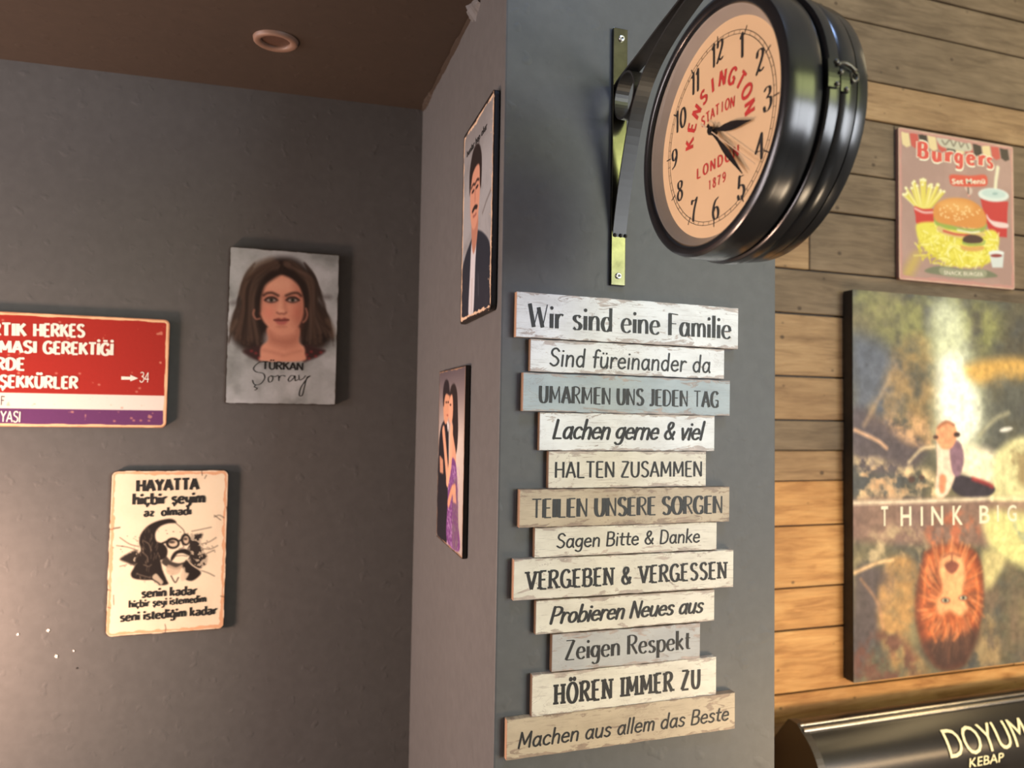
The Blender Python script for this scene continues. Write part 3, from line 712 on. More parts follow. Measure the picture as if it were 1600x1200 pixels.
numpos = {12: (.0023, .0756), 1: (.0400, .0636), 2: (.0660, .0365), 3: (.0765, -.0010), 4: (.0655, -.0388), 5: (.0400, -.0660), 6: (.0005, -.0747), 7: (-.0367, -.0654), 8: (-.0641, -.0381), 9: (-.0754, -.0005), 10: (-.0632, .0373), 11: (-.0364, .0645)}
for kx, (u, v) in numpos.items():
    Vn, Fn = strokes(str(kx), w=1.75, thin=.38, caps=True, track=.9, serif=.9 if kx in (1, 11) else 0)
    A = np.array(Vn); c = (A.min(0) + A.max(0)) / 2; sc = .00205; sx = sc * (1.0 if kx != 12 else .95)
    lay = [0] * len(A)
    for g_, (i0, i1) in enumerate(groups(Vn, Fn)):
        for i in range(i0, i1): lay[i] = (g_ % 13) * 1.1e-5 + (i - i0) * 1.0e-6
    mesh('numeral', [dp((a[0] - c[0]) * sx + u, (a[1] - c[1]) * sc + v, -.0003 - lay[i]) for i, a in enumerate(A)], Fn, dial, INK)
# curved and straight words on the dial
def dial_word(word, places, hgt, wid, mat, wt=2.0):
    V = []; FC = []; n_ = 0
    for ch, (u, v, ang) in zip(word, places):
        a, f = strokes(ch, w=wt, thin=wt * .85, caps=False); A = np.array(a); b = len(V)
        cxx = (A[:, 0].max() + A[:, 0].min()) / 2; c_, s_ = math.cos(ang), math.sin(ang)
        gs = groups(a, f)
        for g_, (i0, i1) in enumerate(gs):
            for i in range(i0, i1):
                x = (A[i, 0] - cxx) * wid / 6.2; y = (A[i, 1] - 5.0) * hgt / 10
                V.append(dp(u + x * c_ + y * s_, v - x * s_ + y * c_, -.0003 - g_ * 1.1e-5 - (i - i0) * 1e-6))
        FC += [tuple(i + b for i in q) for q in f]
    mesh('lettering', V, FC, dial, mat)
pl = []
for i in range(10):
    a = math.radians(-84 + i * 19.1); r = .0462 + .0004 * i; pl.append((r * math.sin(a) + .0008 * i * .3, r * math.cos(a), a))
dial_word('KENSINGTON', pl, .0140, .0104, REDINK, 2.2)
pl = []
for i in range(7):
    t = (i - 3) / 3; pl.append((.0025 + .0240 * t, .0200 - .0022 * t * t - .0006 * t, .10 * t))
dial_word('STATION', pl, .0098, .0064, REDINK, 1.8)
dial_word('LONDON', [(-.0290 + .0122 * i, -.0308, 0) for i in range(6)], .0100, .0084, REDINK, 1.8)
dial_word('1879', [(-.0100 + .0080 * i, -.0488, 0) for i in range(4)], .0088, .0056, REDINK, 1.7)
# hands
def hand(name, ang, outline, z, mat, th=.0008):
    c, s = math.cos(ang), math.sin(ang); n = len(outline)
    pts = [dp(x * c + y * s, -x * s + y * c, z) for x, y in outline] + [dp(x * c + y * s, -x * s + y * c, z + th) for x, y in outline]
    return mesh(name, pts, [tuple(range(n)), tuple(range(n, 2 * n))[::-1]] + [(i, (i + 1) % n, n + (i + 1) % n, n + i) for i in range(n)], dial, mat)
def sym(L): return [(x, y) for x, y in L] + [(-x, y) for x, y in L[::-1]]
hand('hour_hand', math.radians(102.5), sym([(.0022, -.006), (.0016, .012), (.0034, .020), (.0042, .030), (.0034, .040), (.0016, .050), (.0003, .060)]), -.0042, BLACKM)
hand('minute_hand', math.radians(139.5), sym([(.0019, -.010), (.0013, .018), (.0026, .030), (.0030, .040), (.0020, .056), (.0003, .075)]), -.0056, BLACKM)
BEIGE = mottled('pale_brass_hand', rgb(205, 180, 150), 0.4, 0.05, 60)
tag(hand('second_hand', math.radians(129), sym([(.0009, -.020), (.0005, .0), (.0004, .088)]), -.0068, BEIGE, .0004), 'thin pale second hand')
lathe_x('hub', [(-.0078, .0002), (-.0078, .0030), (-.0066, .0042), (-.0002, .0042)], cx, cy, cz, dial, BLACKM, n=24)
# latch across the seam on the near side
la = empty('latch', (0, 0, 0)); la.parent = clk
def onr(t, ang, r): return (cx + t, cy - r * math.cos(ang), cz + r * math.sin(ang))
def bead(name, t, ang, r, rad, mat, parent):
    bm = bmesh.new(); bmesh.ops.create_uvsphere(bm, u_segments=12, v_segments=8, radius=rad)
    for v in bm.verts: v.co = Vector((v.co.x, v.co.y * .8, v.co.z)) + Vector(onr(t, ang, r))
    me = bpy.data.meshes.new(name); bm.to_mesh(me); bm.free(); return link(name, me, parent, mat, True)
a0 = math.radians(1.5)
LATM = mottled('worn_latch_metal', rgb(96, 92, 84), 0.3, 0.3, 90, metal=.7)
lp = [(cx + x, y, z) for x, y, z in ()]
def curved_plate(name, t0, t1, aA, aB, r, th, parent, mat):
    v = []; f = []; n = 6
    for i in range(n + 1):
        a = aA + (aB - aA) * i / n
        v += [onr(t0, a, r), onr(t1, a, r), onr(t1, a, r + th), onr(t0, a, r + th)]
    for i in range(n):
        for k in range(4): f.append((i * 4 + k, i * 4 + (k + 1) % 4, i * 4 + 4 + (k + 1) % 4, i * 4 + 4 + k))
    f += [(3, 2, 1, 0), (n * 4, n * 4 + 1, n * 4 + 2, n * 4 + 3)]
    return mesh(name, v, f, parent, mat)
curved_plate('latch_plate', .0195, .0300, a0 - .095, a0 + .085, .1232, .0022, la, BLACKM)
curved_plate('latch_plate', .0345, .0430, a0 - .100, a0 + .050, .1203, .0022, la, BLACKM)
for t, da, r in ((.0275, .07, .1258), (.0275, -.075, .1258), (.0395, -.085, .1228), (.0310, .005, .1262)): bead('screw_head', t, a0 + da, r, .0021, LATM, la)
path = [onr(.0275 + .020 * k / 10, a0 + .050 + .030 * math.sin(PI * k / 10) - .012 * k / 10, .1262 - .002 * k / 10) for k in range(11)]
v, f = tube(path, .0016, 8); mesh('hook', v, f, la, LATM, True)
v, f = tube([onr(.0475 + .0035 * math.cos(q), a0 + .012 + .032 * math.sin(q), .1222) for q in [2 * PI * i / 14 for i in range(14)]], .0013, 6, True); mesh('hook_eye', v, f, la, LATM, True)
# bracket
br = empty('bracket', (0, 0, 0)); br.parent = clk
box('wall_strap', (-.0112, -.0052, 0.0), (.0095, 0.0, .344), br, STRAPM, .0008, 2)
def bar(name, path, wd=.0190, th=.0026, x0=0.0, closed=False):
    P = [Vector((0, p[0], p[1])) for p in path]
    if not closed: P2 = crom([(p.y, p.z) for p in P], 5); P = [Vector((0, a, b)) for a, b in P2]
    m = len(P); v = []; f = []
    for i, p in enumerate(P):
        t = (P[(i + 1) % m] - P[i - 1]) if closed else (P[min(i + 1, m - 1)] - P[max(i - 1, 0)]); t.normalize(); nn = Vector((0, -t.z, t.y)) * (th / 2)
        for sx, sn in ((-1, 1), (1, 1), (1, -1), (-1, -1)):
            q = p + nn * sn; v.append((x0 + sx * wd / 2, q.y - co.y, q.z - (co.z - H)))
    for i in range(m if closed else m - 1):
        i2 = (i + 1) % m
        for k in range(4): f.append((i * 4 + k, i * 4 + (k + 1) % 4, i2 * 4 + (k + 1) % 4, i2 * 4 + k))
    if not closed: f += [(0, 1, 2, 3), (m * 4 - 1, m * 4 - 2, m * 4 - 3, m * 4 - 4)]
    o = mesh(name, v, f, br, BARM)
    bm = bmesh.new(); bm.from_mesh(o.data); bmesh.ops.recalc_face_normals(bm, faces=bm.faces[:]); bm.to_mesh(o.data); bm.free(); return o
bar('lower_arm', [(.8265, .228), (.8255, .234), (.8180, .266), (.8040, .312), (.7850, .361), (.7650, .394), (.7440, .414), (.7150, .430), (.6700, .444), (.6000, .457), (.5100, .467)])
bar('upper_arm', [(.8265, .420), (.8245, .4320), (.8050, .4370), (.7600, .4425), (.7100, .4500), (.6600, .4560), (.6000, .4640), (.5100, .4735)])
ring = [(.7965 + .0275 * math.cos(2 * PI * i / 40), .4070 + .0285 * math.sin(2 * PI * i / 40)) for i in range(40)]
bar('scroll_ring', ring, closed=True)
v, f = tube([(0, cy, .4700 + H - co.z + .004), (0, cy, cz + .119)], .006, 14); mesh('hanger_post', v, f, br, BARM, True)
for px, py in ((971.5, 60), (966.5, 431)):
    p = onY(px, py, DC - .006) - co
    v = []; n = 16; f = []
    for yy, r in ((-.0050, .0042), (-.0072, .0040), (-.0078, .0030), (-.0072, .0019), (-.0066, .0010)):
        for i in range(n): a = 2 * PI * i / n; v.append((p.x + r * math.cos(a), yy, p.z + r * math.sin(a)))
    for k in range(4):
        for i in range(n): j = (i + 1) % n; f.append((k * n + i, k * n + j, (k + 1) * n + j, (k + 1) * n + i))
    f.append(tuple(range(4 * n, 5 * n)))
    s_ = mesh('screw', v, f, br, SCREWM, True)
    n = 8; mesh('screw_socket', [(p.x + .0013 * math.cos(2 * PI * i / n), -.0075, p.z + .0013 * math.sin(2 * PI * i / n)) for i in range(n)], [tuple(range(n))[::-1]], br, BLACKM)
for dx in (-.0075, .0005, .0075):
    v, f = tube([(dx, -.0062, .0665), (dx + .003, -.0066, .0658)], .0022, 8); mesh('weld_bead', v, f, br, BARM, True)

# ------------------------------------------------------------------ signs on the rear wall
YS = DL - 0.0075
def quad(P, Y): return [onY(x, y, Y) for x, y in P]
# portrait of a woman
sg = Wall_sign('portrait_sign', 'grey metal sign with a painted portrait of a long-haired woman', 'sign', quad([(358, 384), (530, 399), (525, 633), (352, 631)], YS), 'y', .006, .0035)
cv = Canvas(sg.w, sg.h, 190, 276, sg.view(330, 370, 4.286), (168, 174, 176), 3)
n1 = cv.fbm(5, 4); cv.blend(np.clip((n1 - .5) * 2.6, 0, 1), (120, 126, 124)); cv.blend(np.clip((.46 - n1) * 3.0, 0, .8), (196, 202, 206))
HD, HM, HL = (40, 30, 27), (74, 56, 46), (140, 118, 98)
wr = random.Random(21)
for k in range(130):
    lf = k % 2; t = wr.random(); y0 = 230 + 420 * t
    xe = (235 - 110 * t ** .8) if lf else (680 + 135 * t ** .8); sg_ = -1 if lf else 1
    cv.line([(xe - sg_ * 60, y0 - 60), (xe - sg_ * 10, y0), (xe + sg_ * wr.uniform(2, 16), y0 + wr.uniform(30, 80)), (xe + sg_ * wr.uniform(-6, 26), y0 + wr.uniform(80, 120))][:3 + (t < .7)], (62, 50, 44), wr.uniform(3, 8), 2.4, .4)
cv.poly([(430, 142), (520, 140), (600, 175), (665, 245), (700, 340), (725, 430), (765, 510), (800, 590), (805, 670), (760, 735), (690, 755), (600, 730), (560, 640), (380, 640), (350, 740), (280, 775), (205, 745), (150, 690), (145, 620), (175, 540), (200, 470), (210, 400), (225, 310), (270, 220), (340, 170)], HD, 9)
for P, c, w in [([(400, 160), (300, 200), (240, 290), (215, 380)], HL, 30), ([(430, 190), (330, 240), (280, 330), (250, 450)], HM, 34), ([(520, 190), (560, 210), (610, 270)], HL, 34), ([(500, 205), (600, 250), (660, 350), (690, 460)], HM, 24),
                ([(190, 500), (150, 590), (160, 660)], HM, 26), ([(250, 480), (200, 580), (190, 690)], HM, 20), ([(700, 480), (770, 570), (800, 660)], HM, 26), ([(680, 560), (720, 640), (730, 720)], HM, 20), ([(640, 600), (670, 690), (690, 740)], HM, 14), ([(300, 640), (250, 700), (230, 760)], HM, 14),
                ([(715, 370), (750, 400), (790, 405)], HD, 8), ([(200, 420), (170, 440), (150, 445)], HD, 8), ([(280, 260), (240, 340), (230, 420)], HL, 9), ([(620, 260), (670, 330), (700, 420)], HL, 7), ([(170, 570), (140, 620)], HL, 8), ([(780, 560), (812, 620), (815, 660)], HL, 8)]:
    cv.line(P, c, w, 7, .62)
hr = random.Random(8)
for k in range(150):
    left = k % 2; t = hr.random()
    if left: P0 = (455 - 40 * t, 165 + 60 * hr.random()); P1 = (330 - 110 * t, 300 + hr.uniform(-30, 30)); P2 = (290 - 110 * t, 500 + hr.uniform(-30, 30)); P3 = (345 - 200 * t, 740 - 70 * t + hr.uniform(-60, 20)); P2 = (P2[0] + 25 * t, P2[1])
    else: P0 = (480 + 60 * t, 165 + 60 * hr.random()); P1 = (620 + 70 * t, 300 + hr.uniform(-30, 30)); P2 = (650 + 70 * t, 500 + hr.uniform(-30, 30)); P3 = (610 + 185 * t, 730 - 60 * t + hr.uniform(-60, 20)); P2 = (P2[0] - 15 * t, P2[1])
    cv.line([P0, P1, P2, P3], [HD, HM, (92, 72, 62), (112, 92, 80), (24, 18, 16)][hr.randrange(5)], hr.uniform(4, 13), 3.2, .38)
cv.poly([(330, 735), (270, 740), (215, 765), (250, 800), (300, 825), (335, 832)], (58, 38, 38), 4); cv.poly([(622, 725), (690, 740), (765, 762), (720, 800), (660, 825), (615, 832)], (58, 36, 36), 4)
for (x, y) in [(640, 790), (670, 770), (700, 800), (735, 775), (300, 780), (270, 765), (320, 810), (655, 815)]: cv.oval(x, y, 11, 9, (150, 52, 56), 2, .6)
SK, SK2, SKD = (222, 158, 132), (236, 178, 150), (160, 98, 80)
cv.poly([(385, 600), (380, 690), (335, 735), (328, 800), (345, 832), (612, 832), (628, 780), (622, 738), (588, 700), (580, 600)], SK, 3)
cv.poly([(390, 630), (430, 665), (500, 675), (560, 650), (585, 610), (588, 700), (520, 740), (420, 720), (385, 690)], SKD, 12, .6)
cv.line([(350, 760), (420, 775), (470, 790)], SKD, 6, 5, .4); cv.line([(600, 765), (540, 778), (490, 795)], SKD, 6, 5, .4)
cv.poly([(470, 252), (540, 280), (595, 340), (620, 420), (618, 500), (600, 570), (560, 625), (500, 652), (455, 650), (400, 620), (350, 565), (326, 490), (325, 410), (350, 330), (400, 285)], SK, 3)
cv.oval(470, 320, 90, 40, SK2, 16, .8); cv.oval(385, 510, 34, 38, (228, 140, 120), 14, .7); cv.oval(575, 510, 24, 36, (214, 124, 104), 14, .7)
cv.poly([(560, 300), (622, 420), (618, 520), (585, 605), (560, 560), (575, 500), (580, 420)], SKD, 14, .6); cv.poly([(335, 360), (326, 440), (332, 520), (348, 480), (345, 400)], SKD, 8, .35)
cv.poly([(470, 245), (420, 280), (360, 330), (335, 420), (325, 500), (300, 420), (330, 300), (400, 230)], HD, 5); cv.poly([(470, 245), (540, 280), (595, 335), (622, 420), (632, 500), (655, 420), (620, 300), (540, 220)], HD, 5)
for ex, s in ((402, -1), (545, 1)):
    cv.oval(ex, 418, 46, 24, (176, 112, 94), 10, .7); cv.oval(ex, 424, 38, 15, (60, 42, 40), 4); cv.oval(ex, 426, 31, 10.5, (205, 190, 180), 3); cv.oval(ex + 1, 424, 13, 13, (58, 56, 44), 2.4); cv.oval(ex + 1, 424, 6, 6, (14, 12, 12), 2)
    cv.line([(ex - 42, 424), (ex - 20, 408), (ex + 14, 406), (ex + 42, 424)], (26, 18, 18), 8, 2.2); cv.line([(ex - 34, 430), (ex, 440), (ex + 34, 430)], (80, 50, 46), 4, 2, .8)
cv.line([(352, 392), (375, 378), (410, 376), (448, 394)], (52, 34, 30), 11, 2.6); cv.line([(502, 394), (545, 378), (580, 378), (602, 396)], (52, 34, 30), 11, 2.6)
cv.line([(486, 410), (492, 460), (498, 495)], SKD, 8, 6, .5); cv.line([(466, 420), (462, 470), (464, 500)], SK2, 12, 6, .8); cv.oval(470, 500, 24, 12, SK2, 5, .7)
cv.line([(442, 508), (456, 516), (472, 514), (488, 517), (502, 508)], (120, 66, 56), 6, 2.4, .85)
cv.poly([(420, 556), (450, 544), (470, 550), (492, 543), (520, 556), (492, 562), (450, 562)], (142, 72, 68), 2.4); cv.poly([(426, 560), (470, 564), (516, 558), (498, 584), (470, 590), (444, 584)], (186, 108, 100), 2.6); cv.line([(422, 558), (470, 562), (518, 557)], (70, 34, 32), 4, 2)
cv.oval(472, 602, 30, 5, SKD, 5, .5)
for P in ([(288, 490), (282, 520), (300, 550), (325, 548)], [(634, 480), (644, 520), (634, 555), (616, 572)]): cv.line(P, (190, 130, 110), 7, 2)
cv.border(.0016, (52, 44, 38), .8, .0035)
cv.build(sg.root, FR, PRINT, .0035)
def seg(sgn, ox, oy, sc):  # view coordinates -> local on the sign
    return lambda x, y: sgn.uv(ox + x / sc, oy + y / sc)
q = seg(sg, 330, 370, 4.286)
(a, b), (c, d) = q(342, 888), q(615, 892)
lettering(sg.root, 'TÜRKAN', (a, c, (b + d) / 2, q(342, 838)[1] - b), FR - .0003, INK, w=1.7, thin=1.4, track=.0, caps=False)
def pen(parent, view, P, w, mat, name='lettering'):
    V = []; FC = []
    for L in P:
        Q = [view(*p) for p in crom(L, 6)]; m = len(Q); b = len(V)
        for i, p in enumerate(Q):
            a_ = Q[max(i - 1, 0)]; c_ = Q[min(i + 1, m - 1)]; dx, dy = c_[0] - a_[0], c_[1] - a_[1]; Ln = math.hypot(dx, dy) or 1
            hw = w * (.45 + .55 * abs(dy) / Ln) / 2; V += [(p[0] - dy / Ln * hw, FR - .00035, p[1] + dx / Ln * hw), (p[0] + dy / Ln * hw, FR - .00035, p[1] - dx / Ln * hw)]
        for i in range(m - 1): FC.append((b + 2 * i, b + 2 * i + 1, b + 2 * i + 3, b + 2 * i + 2))
    return mesh(name, V, FC, parent, mat)
pen(sg.root, q, [[(368, 838), (320, 842), (283, 880), (300, 905), (345, 915), (358, 945), (330, 985), (290, 990), (275, 960)], [(300, 992), (288, 1005), (308, 1015), (290, 1028)],
                 [(400, 930), (382, 945), (385, 972), (405, 968), (412, 942), (398, 930), (430, 938)], [(430, 936), (450, 930), (452, 966)], [(452, 950), (462, 934), (480, 929), (496, 936)],
                 [(560, 935), (535, 930), (515, 955), (525, 970), (552, 945), (560, 932), (562, 965), (580, 955)], [(585, 925), (590, 958), (615, 950), (630, 930)], [(665, 930), (640, 945), (622, 1010), (608, 1062), (588, 1060), (600, 1010), (640, 950), (660, 935)]], .0019, INK)

# black and white portrait sign with Turkish verse
sg = Wall_sign('verse_sign', 'worn cream metal sign with black portrait of a man in glasses and Turkish verse', 'sign', quad([(170, 738), (354, 732), (353.5, 983), (168, 995)], YS), 'y', .006, .011)
cv = Canvas(sg.w, sg.h, 200, 300, sg.view(150, 710, 4.0), (238, 222, 194), 5)
n1 = cv.fbm(4, 4); cv.blend(np.clip((n1 - .5) * 1.6, 0, .6), (226, 204, 176))
cv.border(.0075, (222, 172, 134), .55, .011); cv.border(.0028, (238, 214, 186), .9, .011); cv.border(.0012, (60, 48, 40), 1.0, .011)
BK = (40, 34, 32); fr0 = random.Random(12)
t = (cv.fbm(26, 3) > .44).astype(float)
for P in ([(150, 655), (190, 625), (250, 600), (265, 640), (240, 690), (190, 675)], [(590, 510), (625, 500), (668, 490), (655, 540), (668, 600), (695, 640), (690, 680), (650, 712), (610, 700), (585, 640)]): cv.poly(P, BK, 3, .95, tex=np.clip(t + .3, 0, 1))
for P in ([(130, 570), (200, 580), (260, 600)], [(150, 520), (210, 560), (265, 575)], [(600, 480), (650, 470), (720, 455)], [(660, 560), (710, 545), (750, 520)], [(690, 620), (735, 600)], [(740, 390), (770, 380), (800, 395)], [(110, 460), (150, 455)], [(640, 720), (700, 740), (740, 760)], [(190, 690), (150, 700)], [(670, 590), (720, 590), (760, 570)]): cv.line(P, BK, 5, 1.4, .6)
cv.poly([(455, 402), (490, 410), (500, 428), (450, 432), (400, 452), (372, 490), (378, 540), (420, 560), (440, 600), (430, 640), (395, 665), (380, 700), (400, 760), (410, 790), (370, 800), (360, 785), (300, 785), (235, 775), (218, 745), (240, 700), (250, 640), (280, 600), (270, 550), (280, 500), (320, 450), (380, 418)], BK, 2)
cv.poly([(372, 560), (415, 560), (445, 590), (440, 640), (400, 660), (360, 640), (350, 600)], BK, 2)
for P in ([(255, 745), (300, 760), (340, 770)], [(300, 690), (330, 700), (345, 690)], [(300, 540), (330, 560), (345, 600)], [(290, 610), (320, 640), (325, 670)]): cv.line(P, (160, 140, 120), 5, 1.5, .6)
for k in range(60):
    x, y = fr0.uniform(225, 400), fr0.uniform(450, 780); cv.line([(x, y), (x + fr0.uniform(-14, 14), y + fr0.uniform(12, 34))], (150, 132, 112), fr0.uniform(1.5, 4), 1.0, .45 * (x > 240 + max(0, 560 - y) * .5))
for k in range(70):
    a = fr0.uniform(0, 2 * PI); r_ = fr0.uniform(.75, 1.15); cv.oval(435 + 290 * r_ * math.cos(a), 610 + 125 * r_ * math.sin(a), fr0.uniform(2, 6), fr0.uniform(1.5, 3.5), BK, 1.0, .55)
cv.line([(500, 430), (545, 470), (555, 500)], BK, 4, 1.3, .8); cv.line([(585, 520), (590, 560), (575, 590), (592, 620), (582, 650), (560, 665)], BK, 6, 1.2, .85)
cv.oval(480, 555, 44, 36, BK, 1.6); cv.oval(482, 556, 28, 21, (214, 194, 168), 1.6); cv.oval(474, 548, 20, 8, (70, 58, 52), 2)
cv.oval(560, 532, 30, 38, BK, 1.6); cv.oval(563, 534, 17, 24, (206, 186, 160), 1.6); cv.oval(560, 528, 11, 8, (70, 58, 52), 2)
cv.line([(395, 565), (440, 545)], BK, 13, 1.4); cv.line([(522, 540), (536, 530)], BK, 12, 1.2); cv.line([(520, 590), (548, 580), (540, 560)], BK, 4, 1.2, .7)
cv.poly([(468, 645), (490, 610), (530, 592), (565, 592), (590, 612), (582, 632), (545, 618), (510, 622), (488, 650), (470, 668)], BK, 1.8)
cv.line([(500, 635), (540, 632), (570, 636)], BK, 4, 1.2, .7)
cv.poly([(440, 640), (470, 668), (520, 680), (565, 668), (545, 700), (500, 720), (440, 700), (410, 672)], BK, 2, .85); cv.poly([(450, 690), (500, 705), (540, 690), (520, 740), (470, 755), (440, 730)], (200, 178, 152), 2.4, .85)
cv.poly([(370, 690), (400, 660), (415, 720), (440, 780), (450, 810), (400, 815), (375, 770)], BK, 2); cv.poly([(352, 770), (375, 745), (400, 770), (420, 800), (390, 820)], (206, 190, 166), 2, .9); cv.line([(352, 780), (385, 800), (400, 815)], BK, 6, 1.4)
cv.poly([(545, 690), (575, 660), (610, 690), (655, 735), (640, 765), (600, 790), (560, 780), (550, 740)], BK, 2); cv.poly([(530, 750), (552, 705), (560, 735), (580, 745), (560, 780), (535, 790)], (214, 196, 170), 2, .95)
cv.line([(470, 760), (495, 800), (515, 770)], BK, 6, 1.4); cv.line([(570, 655), (600, 690), (655, 725)], (226, 208, 180), 7, 1.2)
for P in ([(75, 465), (100, 468), (150, 458)], [(432, 1062), (436, 1090), (430, 1125)], [(660, 95), (664, 130)], [(680, 150), (690, 130)], [(75, 845), (90, 850)], [(75, 955), (92, 960)], [(780, 885), (808, 892)], [(110, 880), (112, 940)], [(740, 380), (780, 410)]): cv.line(P, (70, 54, 44), 3.4, 1.0, .9)
cv.build(sg.root, FR, PRINT, .011)
q = seg(sg, 150, 710, 4.0)
def tl(sgn, q, text, xl, xr, yl, yr, ch, mat, st=None, off=0.0, y=-.0004):
    """baseline from view (xl, yl) to (xr, yr); ch = capital height in view px at the left end"""
    (a, b), (c, d) = q(xl, yl), q(xr, yr); h = q(xl, yl - ch)[1] - b
    L = math.hypot(c - a, d - b)
    if st is None: return type_line(sgn.root, text, (a, a + L, b, b + h), FR + y, mat, off, ang=math.atan2(d - b, c - a))
    return lettering(sgn.root, text, (a, a + L, b, h), FR + y, mat, ang=math.atan2(d - b, c - a), **st)
HV = dict(w=2.7, thin=1.9, track=-.55, caps=False)
HL_ = dict(w=2.5, thin=1.7, track=-.45, caps=False, roman=True)
MD = dict(w=.9, thin=.9, track=.4, caps=False)
tl(sg, q, 'HAYATTA', 250, 648, 232, 218, 70, INK, HV)
tl(sg, q, 'hiçbir şeyim', 226, 684, 314, 300, 66, INK, HL_)
tl(sg, q, 'az  olmadı', 296, 596, 388, 375, 50, INK, HL_)
tl(sg, q, 'senin kadar', 282, 632, 894, 874, 54, INK, HL_)
tl(sg, q, 'hiçbir şeyi istemedim', 203, 690, 958, 920, 44, INK, HL_)
tl(sg, q, 'seni istediğim kadar', 148, 758, 1044, 996, 54, INK, HL_)

# red street-name style sign
P = quad([(0, 488), (265, 500), (260, 667), (0, 668)], YS); P[0] = P[0].copy(); P[0].x = P[1].x - .40; P[3].x = P[2].x - .40; P[0].z = P[1].z; P[3].z = (P[3].z + P[2].z) / 2; P[2].z = P[3].z
sg = Wall_sign('street_sign', 'red, white and purple street-name style sign with Turkish wording and cream edge', 'sign', P, 'y', .006, .010)
cv = Canvas(sg.w, sg.h, 400, 200, sg.view(0, 470, 5.4545), (166, 46, 38), 7)
z1 = sg.view(0, 470, 5.4545)(900, 800)[1]; z2 = sg.view(0, 470, 5.4545)(900, 928)[1]
cv.blend(np.clip((z1 - cv.Y) / cv.px + .5, 0, 1), (236, 222, 212)); cv.blend(np.clip((z2 - cv.Y) / cv.px + .5, 0, 1), (104, 58, 104))
n1 = cv.fbm(30, 3); cv.blend(np.clip((n1 - .80) * 14, 0, .6), (228, 170, 140))
for x, y in [(25, 165), (510, 182), (580, 325), (75, 462), (680, 620), (480, 618), (845, 715), (1190, 745), (1165, 775), (1040, 912), (1120, 1000), (1140, 1020), (1200, 1020), (1270, 1022), (975, 1025)]: cv.oval(x, y, 11, 8, (214, 150, 130), 1.5, .7)
cv.border(.0052, (240, 196, 152), .35, .010); cv.border(.0016, (176, 120, 90), .9, .010, .8)
cv.build(sg.root, FR, PRINT, .010)
q = seg(sg, 0, 470, 5.4545)
def shift(text_full, text_vis, xl, xr): return xl - (xr - xl) * .0
RW = dict(w=2.45, thin=1.7, track=-.2, caps=False)
for t_, a_, b_, c_, d_, h_ in (('ARTIK', -190, 232, 293, 299, 104), ('HERKES', 283, 728, 301, 308, 104), ('OLMASI', -205, 315, 438, 444, 100), ('GEREKTİĞİ', 362, 968, 447, 464, 100),
                               ('YERDE', -215, 208, 583, 590, 100), ('TEŞEKKÜRLER', -150, 668, 733, 747, 100)): tl(sg, q, t_, a_, b_, c_, d_, h_, WHITEINK, RW)
tl(sg, q, '34', 1190, 1268, 692, 696, 84, WHITEINK, MD)
tl(sg, q, 'F', 8, 40, 890, 890, 76, DARKEDGE, MD)
tl(sg, q, 'YASI', 0, 172, 1030, 1034, 90, WHITEINK, dict(w=1.3, thin=1.1, track=.2, caps=False))
A = [(1035, 645), (1112, 648), (1112, 632), (1178, 661), (1112, 686), (1112, 672), (1035, 672)]
mesh('arrow', [(q(*p)[0], FR - .0004, q(*p)[1]) for p in A], [tuple(range(7))[::-1]], sg.root, WHITEINK)

# ------------------------------------------------------------------ signs on the column's left side
XP = XS - 0.0075
def quadx(P, X): return [onX(x, y, X) for x, y in P]
sg = Wall_sign('man_portrait_sign', 'dark-edged metal sign with portrait of a moustached man in a dark jacket', 'sign', quadx([(725.5, 212), (773, 140), (768.5, 484), (718.8, 507)], XP), 'x', .006, .008)
qv = sg.view(660, 120, 3.0)
cv = Canvas(sg.w, sg.h, 150, 230, lambda u, v: (u, v), (150, 152, 154), 11)
w_, h_ = sg.w, sg.h
U = lambda P: [(a * w_, (1 - b) * h_) for a, b in P]
n1 = cv.fbm(5, 4); cv.blend(np.clip((cv.Y / h_ - .72) * 2.2, 0, .6) * 1.0, (104, 100, 98)); cv.blend(np.clip((n1 - .5) * 2, 0, .5), (120, 120, 120))
BKJ = (36, 40, 50)
cv.poly(U([(.02, .98), (.04, .74), (.14, .66), (.34, .60), (.42, .56), (.56, .58), (.74, .62), (.92, .69), (.98, .80), (.98, .99)]), BKJ, 2)
cv.poly(U([(.36, .62), (.44, .58), (.52, .62), (.50, .74), (.46, .98), (.30, .98), (.33, .76)]), (196, 196, 200), 2)
cv.poly(U([(.36, .50), (.37, .62), (.44, .68), (.54, .62), (.56, .50)]), (170, 120, 100), 2)
cv.poly(U([(.30, .30), (.29, .42), (.34, .52), (.44, .56), (.55, .52), (.60, .42), (.60, .30), (.52, .22), (.38, .22)]), (196, 142, 118), 2)
cv.poly(U([(.26, .36), (.25, .24), (.34, .16), (.46, .14), (.58, .17), (.65, .25), (.64, .38), (.60, .36), (.58, .27), (.48, .25), (.36, .27), (.31, .32)]), (38, 30, 28), 2)
for x in (.38, .51): cv.oval(x * w_, (1 - .36) * h_, .045 * w_, .008 * h_, (46, 32, 30), 1.5); cv.line(U([(x - .06, .335), (x, .325), (x + .06, .335)]), (46, 32, 30), .0035, 1.3)
cv.line(U([(.45, .36), (.455, .42)]), (150, 100, 84), .004, 2, .8); cv.poly(U([(.36, .455), (.45, .44), (.54, .455), (.52, .47), (.45, .462), (.38, .47)]), (42, 32, 30), 1.4); cv.line(U([(.40, .49), (.45, .493), (.50, .49)]), (130, 76, 70), .003, 1.4)
